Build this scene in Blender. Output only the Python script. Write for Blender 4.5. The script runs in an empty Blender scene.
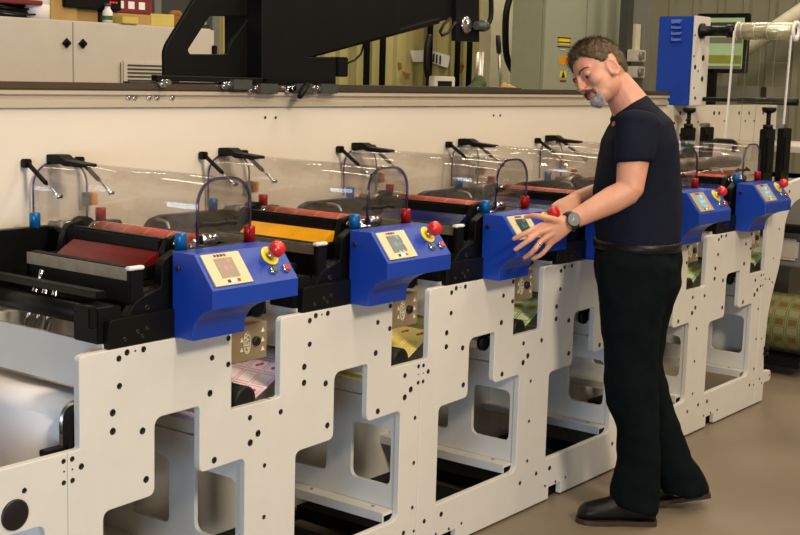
import bpy, bmesh, math, random
from mathutils import Vector, Matrix, noise
random.seed(7)
scene = bpy.context.scene
COL = scene.collection
R = math.radians
# ------------------------------------------------------------------ camera
FPX = 1292.05
yaw, pit, rol = R(37.608), R(8.483), R(1.5496)
CAM = Vector((-1.8658, -2.3821, 1.56))
FW = Vector((math.cos(yaw)*math.cos(pit), math.sin(yaw)*math.cos(pit), -math.sin(pit)))
RI = Vector((math.sin(yaw), -math.cos(yaw), 0))
UP = RI.cross(FW)
RT = RI*math.cos(rol) + UP*math.sin(rol)
UT = -RI*math.sin(rol) + UP*math.cos(rol)
cd = bpy.data.cameras.new('camera')
cd.sensor_width = 36; cd.lens = FPX/800*36; cd.clip_end = 200
co = bpy.data.objects.new('camera', cd); COL.objects.link(co)
m = Matrix((RT, UT, -FW)).transposed().to_4x4(); m.translation = CAM
co.matrix_world = m
scene.camera = co
def at(u, v, X=None, Y=None, Z=None):
    """the point of the room seen at (u, v) that lies on one given plane"""
    d = FW + RT*((u-400)/FPX) - UT*((v-267.5)/FPX)
    t = (X-CAM.x)/d.x if X is not None else (Y-CAM.y)/d.y if Y is not None else (Z-CAM.z)/d.z
    return CAM + d*t
P = 0.6867
YB = 0.72
# ------------------------------------------------------------------ materials
def lin(c):
    return tuple(((v/255)/12.92 if v/255 <= .04045 else ((v/255+.055)/1.055)**2.4) for v in c)
def mat(name, rgb, rough=.5, metal=0, var=.06, scale=12, bump=0, bscale=200, spec=.5, coat=0, emit=None, estr=1):
    m = bpy.data.materials.new(name); m.use_nodes = True
    nt = m.node_tree; n = nt.nodes; l = nt.links; b = n['Principled BSDF']
    c = lin(rgb)
    tc = n.new('ShaderNodeTexCoord'); no = n.new('ShaderNodeTexNoise'); no.inputs['Scale'].default_value = scale
    no.inputs['Detail'].default_value = 4
    l.new(tc.outputs['Object'], no.inputs['Vector'])
    cr = n.new('ShaderNodeValToRGB')
    cr.color_ramp.elements[0].position = .3; cr.color_ramp.elements[1].position = .7
    cr.color_ramp.elements[0].color = tuple(x*(1-var) for x in c)+(1,)
    cr.color_ramp.elements[1].color = tuple(min(1, x*(1+var)) for x in c)+(1,)
    l.new(no.outputs['Fac'], cr.inputs['Fac']); l.new(cr.outputs['Color'], b.inputs['Base Color'])
    b.inputs['Roughness'].default_value = rough; b.inputs['Metallic'].default_value = metal
    b.inputs['Specular IOR Level'].default_value = spec
    b.inputs['Coat Weight'].default_value = coat
    if bump:
        n2 = n.new('ShaderNodeTexNoise'); n2.inputs['Scale'].default_value = bscale
        l.new(tc.outputs['Object'], n2.inputs['Vector'])
        bp = n.new('ShaderNodeBump'); bp.inputs['Strength'].default_value = bump; bp.inputs['Distance'].default_value = .002
        l.new(n2.outputs['Fac'], bp.inputs['Height']); l.new(bp.outputs['Normal'], b.inputs['Normal'])
    if emit:
        b.inputs['Emission Color'].default_value = lin(emit)+(1,); b.inputs['Emission Strength'].default_value = estr
    return m
def glass(name, tint=(240, 240, 240), refl=.08, edge=.6, rough=.05):
    m = bpy.data.materials.new(name); m.use_nodes = True
    nt = m.node_tree; n = nt.nodes; l = nt.links; n.remove(n['Principled BSDF'])
    out = n['Material Output']; tr = n.new('ShaderNodeBsdfTransparent'); gl = n.new('ShaderNodeBsdfGlossy')
    tr.inputs['Color'].default_value = lin(tint)+(1,); gl.inputs['Roughness'].default_value = rough
    lw = n.new('ShaderNodeLayerWeight'); lw.inputs['Blend'].default_value = .25
    no = n.new('ShaderNodeTexNoise'); no.inputs['Scale'].default_value = 3
    mr = n.new('ShaderNodeMapRange'); mr.inputs['To Min'].default_value = refl; mr.inputs['To Max'].default_value = edge
    l.new(lw.outputs['Facing'], mr.inputs['Value'])
    bp = n.new('ShaderNodeBump'); bp.inputs['Strength'].default_value = .02; bp.inputs['Distance'].default_value = .01
    l.new(no.outputs['Fac'], bp.inputs['Height']); l.new(bp.outputs['Normal'], gl.inputs['Normal'])
    mx = n.new('ShaderNodeMixShader'); l.new(mr.outputs['Result'], mx.inputs[0])
    l.new(tr.outputs[0], mx.inputs[1]); l.new(gl.outputs[0], mx.inputs[2]); l.new(mx.outputs[0], out.inputs['Surface'])
    return m
M = dict(
    white=mat('white_powder_coat', (210, 205, 196), .5, spec=.3, var=.02, bump=.06, bscale=600),
    panel=mat('white_lacquered_panel', (224, 212, 196), .28, var=.02, scale=3),
    cream=mat('cream_enamel', (205, 196, 180), .5, var=.03),
    black=mat('black_anodised', (9, 9, 8), .4, var=.2, spec=.22),
    blackm=mat('matt_black', (8, 8, 8), .55, var=.2, spec=.2),
    rubber=mat('black_rubber', (12, 12, 11), .5, var=.2, spec=.3),
    hole=mat('bolt_black', (13, 12, 16), .45, var=.2),
    blue=mat('blue_powder_coat', (16, 58, 156), .36, var=.04, bump=.15, bscale=900),
    capb=mat('blue_anodised', (12, 100, 160), .3, metal=.35, var=.06),
    capr=mat('red_anodised', (170, 18, 20), .3, metal=.3, var=.06),
    red=mat('red_button', (200, 26, 30), .25, var=.03, coat=.4),
    yellow=mat('yellow_plastic', (238, 208, 30), .4, var=.03),
    green=mat('green_button', (52, 96, 62), .3, var=.05),
    chrome=mat('chrome', (205, 205, 205), .14, metal=1, var=.03),
    steel=mat('brushed_steel', (165, 158, 148), .35, metal=.9, var=.06, scale=40),
    alu=mat('anodised_aluminium', (204, 190, 170), .34, metal=.3, var=.03, scale=3),
    blade=mat('worn_steel_blade', (150, 140, 122), .5, metal=.5, var=.14, scale=30),
    sleeve=mat('orange_red_photopolymer', (196, 66, 36), .4, var=.12, scale=25),
    seam=mat('pale_sleeve_line', (226, 150, 120), .5),
    inkred=mat('red_ink', (96, 6, 10), .35, var=.25, coat=.08, spec=.3),
    inkyel=mat('yellow_ink', (226, 158, 10), .3, var=.12),
    inkblu=mat('dark_blue_ink', (14, 22, 70), .25, var=.2),
    inkstr=mat('dried_ink', (90, 62, 10), .5),
    bezel=mat('beige_screen_bezel', (204, 192, 152), .45, var=.03),
    bezel2=mat('silver_screen_bezel', (176, 160, 130), .4, var=.04, metal=.3),
    text=mat('pale_print', (226, 214, 190), .5),
    dark=mat('dark_print', (38, 26, 60), .5),
    lamp=mat('champagne_lamp_case', (158, 138, 108), .38, metal=.45, var=.04),
    paper=mat('white_paper', (226, 220, 218), .7, var=.02),
    card=mat('brown_cardboard', (168, 134, 78), .8, var=.08),
    skin=mat('skin', (198, 140, 114), .52, var=.08, scale=30, bump=.12, bscale=300),
    nail=mat('finger_nail', (222, 170, 150), .3),
    lip=mat('lip', (150, 78, 66), .5),
    hair=mat('brown_hair', (78, 60, 36), .7, var=.5, scale=70),
    grey=mat('grey_beard', (150, 144, 138), .8, var=.15, scale=90),
    tache=mat('brown_moustache', (92, 66, 46), .8, var=.2, scale=90),
    shirt=mat('navy_cotton', (19, 22, 35), .9, spec=.15, var=.1, scale=30, bump=.3, bscale=900),
    jean=mat('dark_green_denim', (8, 16, 17), .9, spec=.08, var=.18, scale=25, bump=.4, bscale=900),
    leather=mat('black_leather', (13, 11, 8), .42, spec=.3, var=.25, bump=.3, bscale=150),
    sole=mat('brown_rubber_sole', (52, 38, 20), .5, var=.15),
    watch=mat('black_watch', (16, 17, 15), .3, var=.2),
    gold=mat('silver_ring', (220, 205, 170), .2, metal=1),
    cab=mat('beige_cabinet', (192, 183, 170), .55, var=.03),
    cabin=mat('grey_green_steel_cabinet', (156, 158, 138), .5, var=.03),
    postw=mat('pale_column', (206, 198, 174), .6, var=.05),
    screen=mat('lit_pale_screen', (150, 170, 130), .3, emit=(176, 200, 150), estr=.22),
    amber=mat('amber_latch', (226, 150, 30), .35),
    purple=glass('violet_edge_acrylic', (158, 152, 205), .12, .5, .1),
    dgrey=mat('dark_grey_steel', (62, 62, 58), .5, var=.1),
    mgrey=mat('mid_grey_steel', (118, 116, 108), .5, var=.05),
    acrylic=glass('clear_acrylic', (250, 249, 248), .035, .22, .05),
    film=glass('clear_film', (240, 240, 232), .10, .5, .12),
    rag=mat('green_rag', (66, 74, 48), .9, var=.3, scale=30),
    led=mat('red_led', (200, 30, 30), .4, emit=(255, 60, 50), estr=1),
    maroon=mat('maroon_carton', (110, 30, 26), .7, var=.1),
    bronze=mat('dull_bronzed_steel', (112, 100, 86), .3, metal=.75, var=.05),
    olive=mat('olive_band', (140, 146, 60), .4),
    rust=mat('rust_stain', (130, 84, 30), .8, var=.3),
    manila=mat('manila', (192, 172, 84), .7, var=.08),
)
def disp_mat(name, base, spots):
    """a lit touch screen: procedural blotches of the given colours"""
    m = bpy.data.materials.new(name); m.use_nodes = True
    n = m.node_tree.nodes; l = m.node_tree.links; b = n['Principled BSDF']
    tc = n.new('ShaderNodeTexCoord'); vo = n.new('ShaderNodeTexVoronoi'); vo.inputs['Scale'].default_value = 55
    vo.inputs['Randomness'].default_value = .35
    l.new(tc.outputs['Object'], vo.inputs['Vector'])
    cr = n.new('ShaderNodeValToRGB'); cr.color_ramp.interpolation = 'CONSTANT'
    cr.color_ramp.elements[0].color = lin(base)+(1,)
    for i, c in enumerate(spots):
        e = cr.color_ramp.elements.new(.45+.5*i/len(spots)); e.color = lin(c)+(1,)
    sp = n.new('ShaderNodeSeparateColor'); l.new(vo.outputs['Color'], sp.inputs[0]); l.new(sp.outputs[0], cr.inputs['Fac'])
    lt = n.new('ShaderNodeMath'); lt.operation = 'LESS_THAN'; lt.inputs[1].default_value = .42
    l.new(vo.outputs['Distance'], lt.inputs[0])
    mx = n.new('ShaderNodeMix'); mx.data_type = 'RGBA'; mx.inputs[6].default_value = lin(base)+(1,)
    l.new(lt.outputs[0], mx.inputs[0]); l.new(cr.outputs['Color'], mx.inputs[7])
    l.new(mx.outputs[2], b.inputs['Base Color']); l.new(mx.outputs[2], b.inputs['Emission Color'])
    b.inputs['Emission Strength'].default_value = .25; b.inputs['Roughness'].default_value = .25
    return m
M['disp_a'] = disp_mat('pinkish_display', (150, 128, 112), [(170, 130, 120), (120, 140, 110)])
M['disp_b'] = disp_mat('dark_display', (62, 70, 78), [(60, 120, 80), (110, 150, 180), (190, 70, 60)])
M['disp_c'] = disp_mat('blue_display', (120, 160, 185), [(150, 200, 210), (200, 220, 220)])
def label_mat(name, paper, frame, blob, accent, pu=.062, pv=.055):
    """printed labels in rows: frame lines and a coloured double blob in each"""
    m = bpy.data.materials.new(name); m.use_nodes = True
    n = m.node_tree.nodes; l = m.node_tree.links; b = n['Principled BSDF']
    uv = n.new('ShaderNodeUVMap'); s = n.new('ShaderNodeSeparateXYZ'); l.new(uv.outputs[0], s.inputs[0])
    def mt(op, a, b_=None, c=None):
        k = n.new('ShaderNodeMath'); k.operation = op
        for i, v in enumerate((a, b_, c)):
            if v is None: continue
            if isinstance(v, (int, float)): k.inputs[i].default_value = v
            else: l.new(v, k.inputs[i])
        return k.outputs[0]
    u = mt('FRACT', mt('DIVIDE', s.outputs[0], pu)); v = mt('FRACT', mt('DIVIDE', s.outputs[1], pv))
    du = mt('ABSOLUTE', mt('SUBTRACT', u, .5)); dv = mt('ABSOLUTE', mt('SUBTRACT', v, .5))
    mxd = mt('MAXIMUM', du, dv)
    border = mt('MULTIPLY', mt('GREATER_THAN', mxd, .38), mt('LESS_THAN', mxd, .46))
    row = mt('GREATER_THAN', mt('FRACT', mt('DIVIDE', s.outputs[1], pv*2)), .5)
    r1 = mt('SQRT', mt('ADD', mt('POWER', mt('SUBTRACT', u, .42), 2), mt('POWER', mt('SUBTRACT', v, .58), 2)))
    r2 = mt('SQRT', mt('ADD', mt('POWER', mt('SUBTRACT', u, .58), 2), mt('POWER', mt('SUBTRACT', v, .44), 2)))
    blobm = mt('MAXIMUM', mt('LESS_THAN', r1, .13), mt('LESS_THAN', r2, .12))
    inner = mt('LESS_THAN', mxd, .33)
    def mix(f, a, c):
        k = n.new('ShaderNodeMix'); k.data_type = 'RGBA'; l.new(f, k.inputs[0])
        for i, q in ((6, a), (7, c)):
            if isinstance(q, tuple): k.inputs[i].default_value = lin(q)+(1,)
            else: l.new(q, k.inputs[i])
        return k.outputs[2]
    c0 = mix(border, paper, frame)
    c1 = mix(mt('MULTIPLY', inner, row), c0, accent)
    c2 = mix(mt('MULTIPLY', blobm, row), c1, blob)
    l.new(c2, b.inputs['Base Color']); b.inputs['Roughness'].default_value = .45
    return m
M['lab_pink'] = label_mat('pink_labels', (222, 208, 208), (206, 150, 168), (176, 24, 90), (228, 196, 204))
M['lab_yel'] = label_mat('yellow_labels', (220, 196, 90), (232, 216, 150), (190, 60, 30), (226, 210, 120))
M['lab_grn'] = label_mat('green_labels', (200, 204, 170), (110, 150, 50), (190, 50, 30), (120, 158, 60))
M['lab_roll'] = label_mat('green_label_roll', (124, 122, 84), (96, 88, 44), (150, 30, 22), (70, 92, 34), .075, .05)
def clad_mat(name, rgb):
    return mat(name, rgb, .55, var=.06, scale=2)
# ------------------------------------------------------------------ mesh helpers
class MB:
    def __init__(s): s.v = []; s.f = []; s.sm = []
    def add(s, vs, fs, smooth=False):
        o = len(s.v); s.v += [Vector(v) for v in vs]
        s.f += [tuple(i+o for i in f) for f in fs]; s.sm += [smooth]*len(fs); return s
    def box(s, x0, x1, y0, y1, z0, z1, b=0):
        if b <= 0:
            vs = [(x, y, z) for z in (z0, z1) for y in (y0, y1) for x in (x0, x1)]
            return s.add(vs, [(0, 2, 3, 1), (4, 5, 7, 6), (0, 1, 5, 4), (2, 6, 7, 3), (0, 4, 6, 2), (1, 3, 7, 5)])
        bm = bmesh.new(); bmesh.ops.create_cube(bm, size=1)
        for v in bm.verts:
            v.co = Vector((x0+(v.co.x+.5)*(x1-x0), y0+(v.co.y+.5)*(y1-y0), z0+(v.co.z+.5)*(z1-z0)))
        bmesh.ops.bevel(bm, geom=bm.edges[:], offset=b, segments=2, affect='EDGES')
        vs = [v.co.copy() for v in bm.verts]; fs = [tuple(v.index for v in f.verts) for f in bm.faces]; bm.free()
        return s.add(vs, fs)
    def cyl(s, p0, p1, r0, r1=None, n=20, caps=True, smooth=True):
        p0, p1 = Vector(p0), Vector(p1); r1 = r0 if r1 is None else r1
        d = (p1-p0).normalized(); a = d.orthogonal().normalized(); b = d.cross(a)
        vs = []
        for p, r in ((p0, r0), (p1, r1)):
            vs += [p+(a*math.cos(t)+b*math.sin(t))*r for t in [2*math.pi*i/n for i in range(n)]]
        s.add(vs, [(i, (i+1) % n, n+(i+1) % n, n+i) for i in range(n)], smooth)
        if caps:
            s.add(vs[:n], [tuple(range(n))[::-1]]); s.add(vs[n:], [tuple(range(n))])
        return s
    def chain(s, pts, r, n=10):
        """a smooth tube through pts; r a number or a list"""
        pts = [Vector(p) for p in pts]; k = len(pts); rs = [r]*k if isinstance(r, (int, float)) else r
        vs = []; up = None
        for i, p in enumerate(pts):
            t = (pts[min(i+1, k-1)]-pts[max(i-1, 0)]).normalized()
            if up is None: up = t.orthogonal().normalized()
            up = (up-t*up.dot(t)).normalized(); b = t.cross(up)
            vs += [p+(up*math.cos(q)+b*math.sin(q))*rs[i] for q in [2*math.pi*j/n for j in range(n)]]
        fs = [(i*n+j, i*n+(j+1) % n, (i+1)*n+(j+1) % n, (i+1)*n+j) for i in range(k-1) for j in range(n)]
        s.add(vs, fs, True)
        s.add(vs[:n], [tuple(range(n))[::-1]]); s.add(vs[-n:], [tuple(range(n))])
        return s
    def lathe(s, c, axis, prof, n=24):
        """prof: (distance along axis, radius)"""
        c = Vector(c); d = Vector(axis).normalized(); a = d.orthogonal().normalized(); b = d.cross(a)
        vs = []
        for h, r in prof: vs += [c+d*h+(a*math.cos(t)+b*math.sin(t))*r for t in [2*math.pi*i/n for i in range(n)]]
        k = len(prof)
        s.add(vs, [(i*n+j, i*n+(j+1) % n, (i+1)*n+(j+1) % n, (i+1)*n+j) for i in range(k-1) for j in range(n)], True)
        s.add(vs[:n], [tuple(range(n))[::-1]]); s.add(vs[-n:], [tuple(range(n))]); return s
    def ell(s, c, rad, ax=None, nu=24, nv=16):
        c = Vector(c); ax = ax or (Vector((1, 0, 0)), Vector((0, 1, 0)), Vector((0, 0, 1)))
        vs = []
        for j in range(nv+1):
            ph = math.pi*j/nv
            for i in range(nu):
                th = 2*math.pi*i/nu
                q = (math.sin(ph)*math.cos(th)*rad[0], math.sin(ph)*math.sin(th)*rad[1], math.cos(ph)*rad[2])
                vs.append(c+ax[0]*q[0]+ax[1]*q[1]+ax[2]*q[2])
        fs = [(j*nu+i, (j+1)*nu+i, (j+1)*nu+(i+1) % nu, j*nu+(i+1) % nu) for j in range(nv) for i in range(nu)]
        return s.add(vs, fs, True)
    def rings(s, secs, n=24):
        """secs: (centre, axis_a, axis_b) vectors already scaled; closed loft"""
        vs = []
        for c, a, b in secs:
            vs += [c+a*math.cos(t)+b*math.sin(t) for t in [2*math.pi*i/n for i in range(n)]]
        k = len(secs)
        s.add(vs, [(i*n+j, i*n+(j+1) % n, (i+1)*n+(j+1) % n, (i+1)*n+j) for i in range(k-1) for j in range(n)], True)
        s.add(vs[:n], [tuple(range(n))[::-1]]); s.add(vs[-n:], [tuple(range(n))]); return s
    def mesh(s, name):
        me = bpy.data.meshes.new(name); me.from_pydata([tuple(v) for v in s.v], [], s.f)
        for p, q in zip(me.polygons, s.sm): p.use_smooth = q
        bm = bmesh.new(); bm.from_mesh(me)
        bmesh.ops.remove_doubles(bm, verts=bm.verts, dist=1e-6)
        bmesh.ops.recalc_face_normals(bm, faces=bm.faces); bm.to_mesh(me); bm.free()
        return me
    def build(s, name, m, parent=None):
        return link(name, s.mesh(name), m, parent)
def link(name, me, m, parent=None):
    o = bpy.data.objects.new(name, me); COL.objects.link(o)
    me.materials.clear(); me.materials.append(m)
    if parent: o.parent = parent
    return o
def tag(o, label=None, cat=None, group=None, kind=None):
    if label: o['label'] = label
    if cat: o['category'] = cat
    if group: o['group'] = group
    if kind: o['kind'] = kind
    return o
def empty(name, loc, label, cat, group=None):
    o = bpy.data.objects.new(name, None); COL.objects.link(o); o.location = loc; o.empty_display_size = .1
    return tag(o, label, cat, group)
def rp(pts, r):
    """rounded polygon: r one radius or one per corner"""
    n = len(pts); rs = [r]*n if isinstance(r, (int, float)) else r; out = []
    for i in range(n):
        p = Vector(pts[i]).to_2d(); a = Vector(pts[i-1]).to_2d(); b = Vector(pts[(i+1) % n]).to_2d()
        if rs[i] <= 0: out.append(p); continue
        da = (a-p); db = (b-p); q = min(rs[i], da.length*.49, db.length*.49)
        p0 = p+da.normalized()*q; p1 = p+db.normalized()*q
        for k in range(6):
            t = k/5; out.append(p0*(1-t)**2+p*2*t*(1-t)+p1*t*t)
    return out
def plate(loops, axis, c0, c1, bevel=.0015):
    """flat plate from outline + holes, extruded along axis from c0 to c1; curve fill handles the holes"""
    cu = bpy.data.curves.new('t', 'CURVE'); cu.dimensions = '2D'; cu.fill_mode = 'BOTH'
    cu.extrude = abs(c1-c0)/2-bevel; cu.bevel_depth = bevel; cu.bevel_resolution = 1; cu.offset = -bevel
    for lp in loops:
        sp = cu.splines.new('POLY'); sp.points.add(len(lp)-1)
        for i, q in enumerate(lp): sp.points[i].co = (q[0], q[1], 0, 1)
        sp.use_cyclic_u = True
    o = bpy.data.objects.new('t', cu); COL.objects.link(o)
    dg = bpy.context.evaluated_depsgraph_get(); dg.update()
    me = bpy.data.meshes.new_from_object(o.evaluated_get(dg), depsgraph=dg)
    bpy.data.objects.remove(o); bpy.data.curves.remove(cu)
    mid = (c0+c1)/2
    for v in me.vertices:
        x, y, z = v.co
        v.co = (x, mid-z, y) if axis == 'Y' else (mid+z, x, y) if axis == 'X' else (x, y, mid+z)
    for p in me.polygons: p.use_smooth = False
    return me
def text(body, size, mtx, m, parent, name='lettering', depth=.0004):
    cu = bpy.data.curves.new('t', 'FONT'); cu.body = body; cu.size = size; cu.extrude = depth
    cu.align_x = 'CENTER'; cu.align_y = 'CENTER'
    o = bpy.data.objects.new('t', cu); COL.objects.link(o)
    dg = bpy.context.evaluated_depsgraph_get(); dg.update()
    me = bpy.data.meshes.new_from_object(o.evaluated_get(dg), depsgraph=dg)
    bpy.data.objects.remove(o); bpy.data.curves.remove(cu); me.transform(mtx)
    return link(name, me, m, parent)
def kids(o): return [c for c in bpy.data.objects if c.parent == o]
def copy_tree(o, parent=None):
    c = o.copy(); COL.objects.link(c); c.parent = parent
    for ch in kids(o):
        if ch is not c: copy_tree(ch, c)
    return c
def dgmesh(o):
    dg = bpy.context.evaluated_depsgraph_get(); dg.update()
    me = bpy.data.meshes.new_from_object(o.evaluated_get(dg), depsgraph=dg); bpy.data.objects.remove(o); return me
def remesh(mb, vox, smooth=3, fac=.5):
    me = mb.mesh('t'); o = bpy.data.objects.new('t', me); COL.objects.link(o)
    r = o.modifiers.new('r', 'REMESH'); r.mode = 'VOXEL'; r.voxel_size = vox
    if smooth:
        s = o.modifiers.new('s', 'SMOOTH'); s.iterations = smooth; s.factor = fac
    out = dgmesh(o)
    for p in out.polygons: p.use_smooth = True
    return out
# ================================================================== THE SETTING
def floor_mat():
    m = bpy.data.materials.new('sealed_concrete'); m.use_nodes = True
    n = m.node_tree.nodes; l = m.node_tree.links; b = n['Principled BSDF']
    tc = n.new('ShaderNodeTexCoord'); a = n.new('ShaderNodeTexNoise'); a.inputs['Scale'].default_value = 1.3; a.inputs['Detail'].default_value = 8
    l.new(tc.outputs['Object'], a.inputs['Vector'])
    c = n.new('ShaderNodeValToRGB'); c.color_ramp.elements[0].position = .3; c.color_ramp.elements[1].position = .72
    c.color_ramp.elements[0].color = lin((112, 99, 83))+(1,); c.color_ramp.elements[1].color = lin((130, 115, 96))+(1,)
    l.new(a.outputs['Fac'], c.inputs['Fac'])
    st = n.new('ShaderNodeTexNoise'); st.inputs['Scale'].default_value = 5; st.inputs['Detail'].default_value = 6
    l.new(tc.outputs['Object'], st.inputs['Vector'])
    s2 = n.new('ShaderNodeValToRGB'); s2.color_ramp.elements[0].position = .27; s2.color_ramp.elements[1].position = .31
    s2.color_ramp.elements[0].color = (.45, .42, .4, 1); s2.color_ramp.elements[1].color = (1, 1, 1, 1)
    l.new(st.outputs['Fac'], s2.inputs['Fac'])
    mx = n.new('ShaderNodeMix'); mx.data_type = 'RGBA'; mx.blend_type = 'MULTIPLY'; mx.inputs[0].default_value = 1
    l.new(c.outputs['Color'], mx.inputs[6]); l.new(s2.outputs['Color'], mx.inputs[7])
    l.new(mx.outputs[2], b.inputs['Base Color']); b.inputs['Roughness'].default_value = .42
    return m
def struct(o): o['kind'] = 'structure'; return o
struct(MB().box(-6, 11, -7, 6, -.1, 0).build('floor', floor_mat()))
def cladding(name, axis, pos, a0, a1, z1, m, pitch=.2, depth=.035):
    """trapezoidal wall sheet"""
    mb = MB(); pts = []; x = a0; sg = 1 if pos > 0 else -1
    while x < a1:
        pts += [(x, 0), (x+pitch*.62, 0), (x+pitch*.7, depth), (x+pitch*.92, depth)]; x += pitch
    vs = []
    for z in (0, z1):
        for q, d in pts: vs.append((q, pos-d*sg, z) if axis == 'Y' else (pos-d*sg, q, z))
    k = len(pts)
    mb.add(vs, [(i, i+1, k+i+1, k+i) for i in range(k-1)])
    if axis == 'Y': mb.box(a0, a1, pos+.03*sg, pos+.13*sg, 0, z1)
    else: mb.box(min(pos+.03*sg, pos+.13*sg), max(pos+.03*sg, pos+.13*sg), a0, a1, 0, z1)
    return struct(mb.build(name, m))
cladding('wall_back', 'Y', 5.0, -6, 11, 5.2, clad_mat('yellowed_cream_cladding', (166, 156, 104)))
cladding('wall_right', 'X', 10.6, -7, 5, 5.2, clad_mat('grey_cream_cladding', (118, 114, 96)), .27)
struct(MB().box(-6.1, -6, -7, 5.1, 0, 5.2).build('wall_left', M['cream']))
struct(MB().box(-6.1, 10.75, -7.1, -7, 0, 5.2).build('wall_front', M['cream']))
struct(MB().box(-6.1, 10.75, -7.1, 5.1, 5.2, 5.3).build('ceiling', M['mgrey']))
# ================================================================== PRINTING UNIT
BOLTS = [(-.011, .598, 5), (-.011, .65, 5), (.015, .626, 6), (.018, .127, 6), (.085, .064, 4), (.11, .692, 7), (.11, .738, 7),
         (.112, .126, 7), (.131, .8, 6), (.13, .868, 6), (.155, .879, 6), (.159, .063, 4), (.181, .879, 2.5), (.203, .674, 7), (.207, .879, 6),
         (.214, .547, 7), (.232, .063, 4), (.431, .728, 7), (.438, .821, 6), (.448, .544, 7), (.497, .864, 6),
         (.497, .794, 6), (.58, .633, 6), (.582, .563, 7.5), (.612, .583, 7.5), (.638, .19, 5),
         (.639, .338, 5), (.639, .486, 5), (.65, .651, 5), (.65, .598, 5), (.65, .108, 4), (.595, .117, 6),
         (-.011, .625, 2.2), (.65, .625, 2.2)]
def bolt(x, z, r, parent, y=0, name='bolt'):
    return MB().lathe((x, y+.001, z), (0, -1, 0), [(0, r), (.0018, r), (.0024, r*.8), (.0024, r*.45), (.001, r*.4)], 16).build(name, M['hole'], parent)
def front_plate(parent, k):
    """even joints are open seams with a row of bolts, odd joints run through"""
    x0 = -.0235 if k % 2 == 0 else -.0275
    x1 = .6665 if k % 2 == 0 else .6625
    out = rp([(x0, .008), (.112, .008), (.112, .052), (.2, .052), (.2, .008), (x1, .008), (x1, .668), (.51, .668), (.51, .892), (.012, .892), (.012, .668), (x0, .668)],
             [0, 0, 0, 0, 0, 0, 0, .004, .004, .018, .006, 0])
    cut = rp([(.243, .698), (.396, .700), (.396, .520), (.563, .524), (.563, .168), (.08, .166), (.08, .496), (.243, .500)],
             [.028, .014, .02, .022, .028, 0, .022, .022])
    off = .0004 if k % 2 else 0
    o = link('front_plate', plate([out, cut], 'Y', off, .022+off, .0025), M['white'], parent)
    for x, z, r in BOLTS:
        if x < -.005 and k % 2: continue
        if x > .645 and k % 2 == 0: continue
        bolt(x, z, r/1000*(1.28 if r > 3 else 1), o)
    return o
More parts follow.
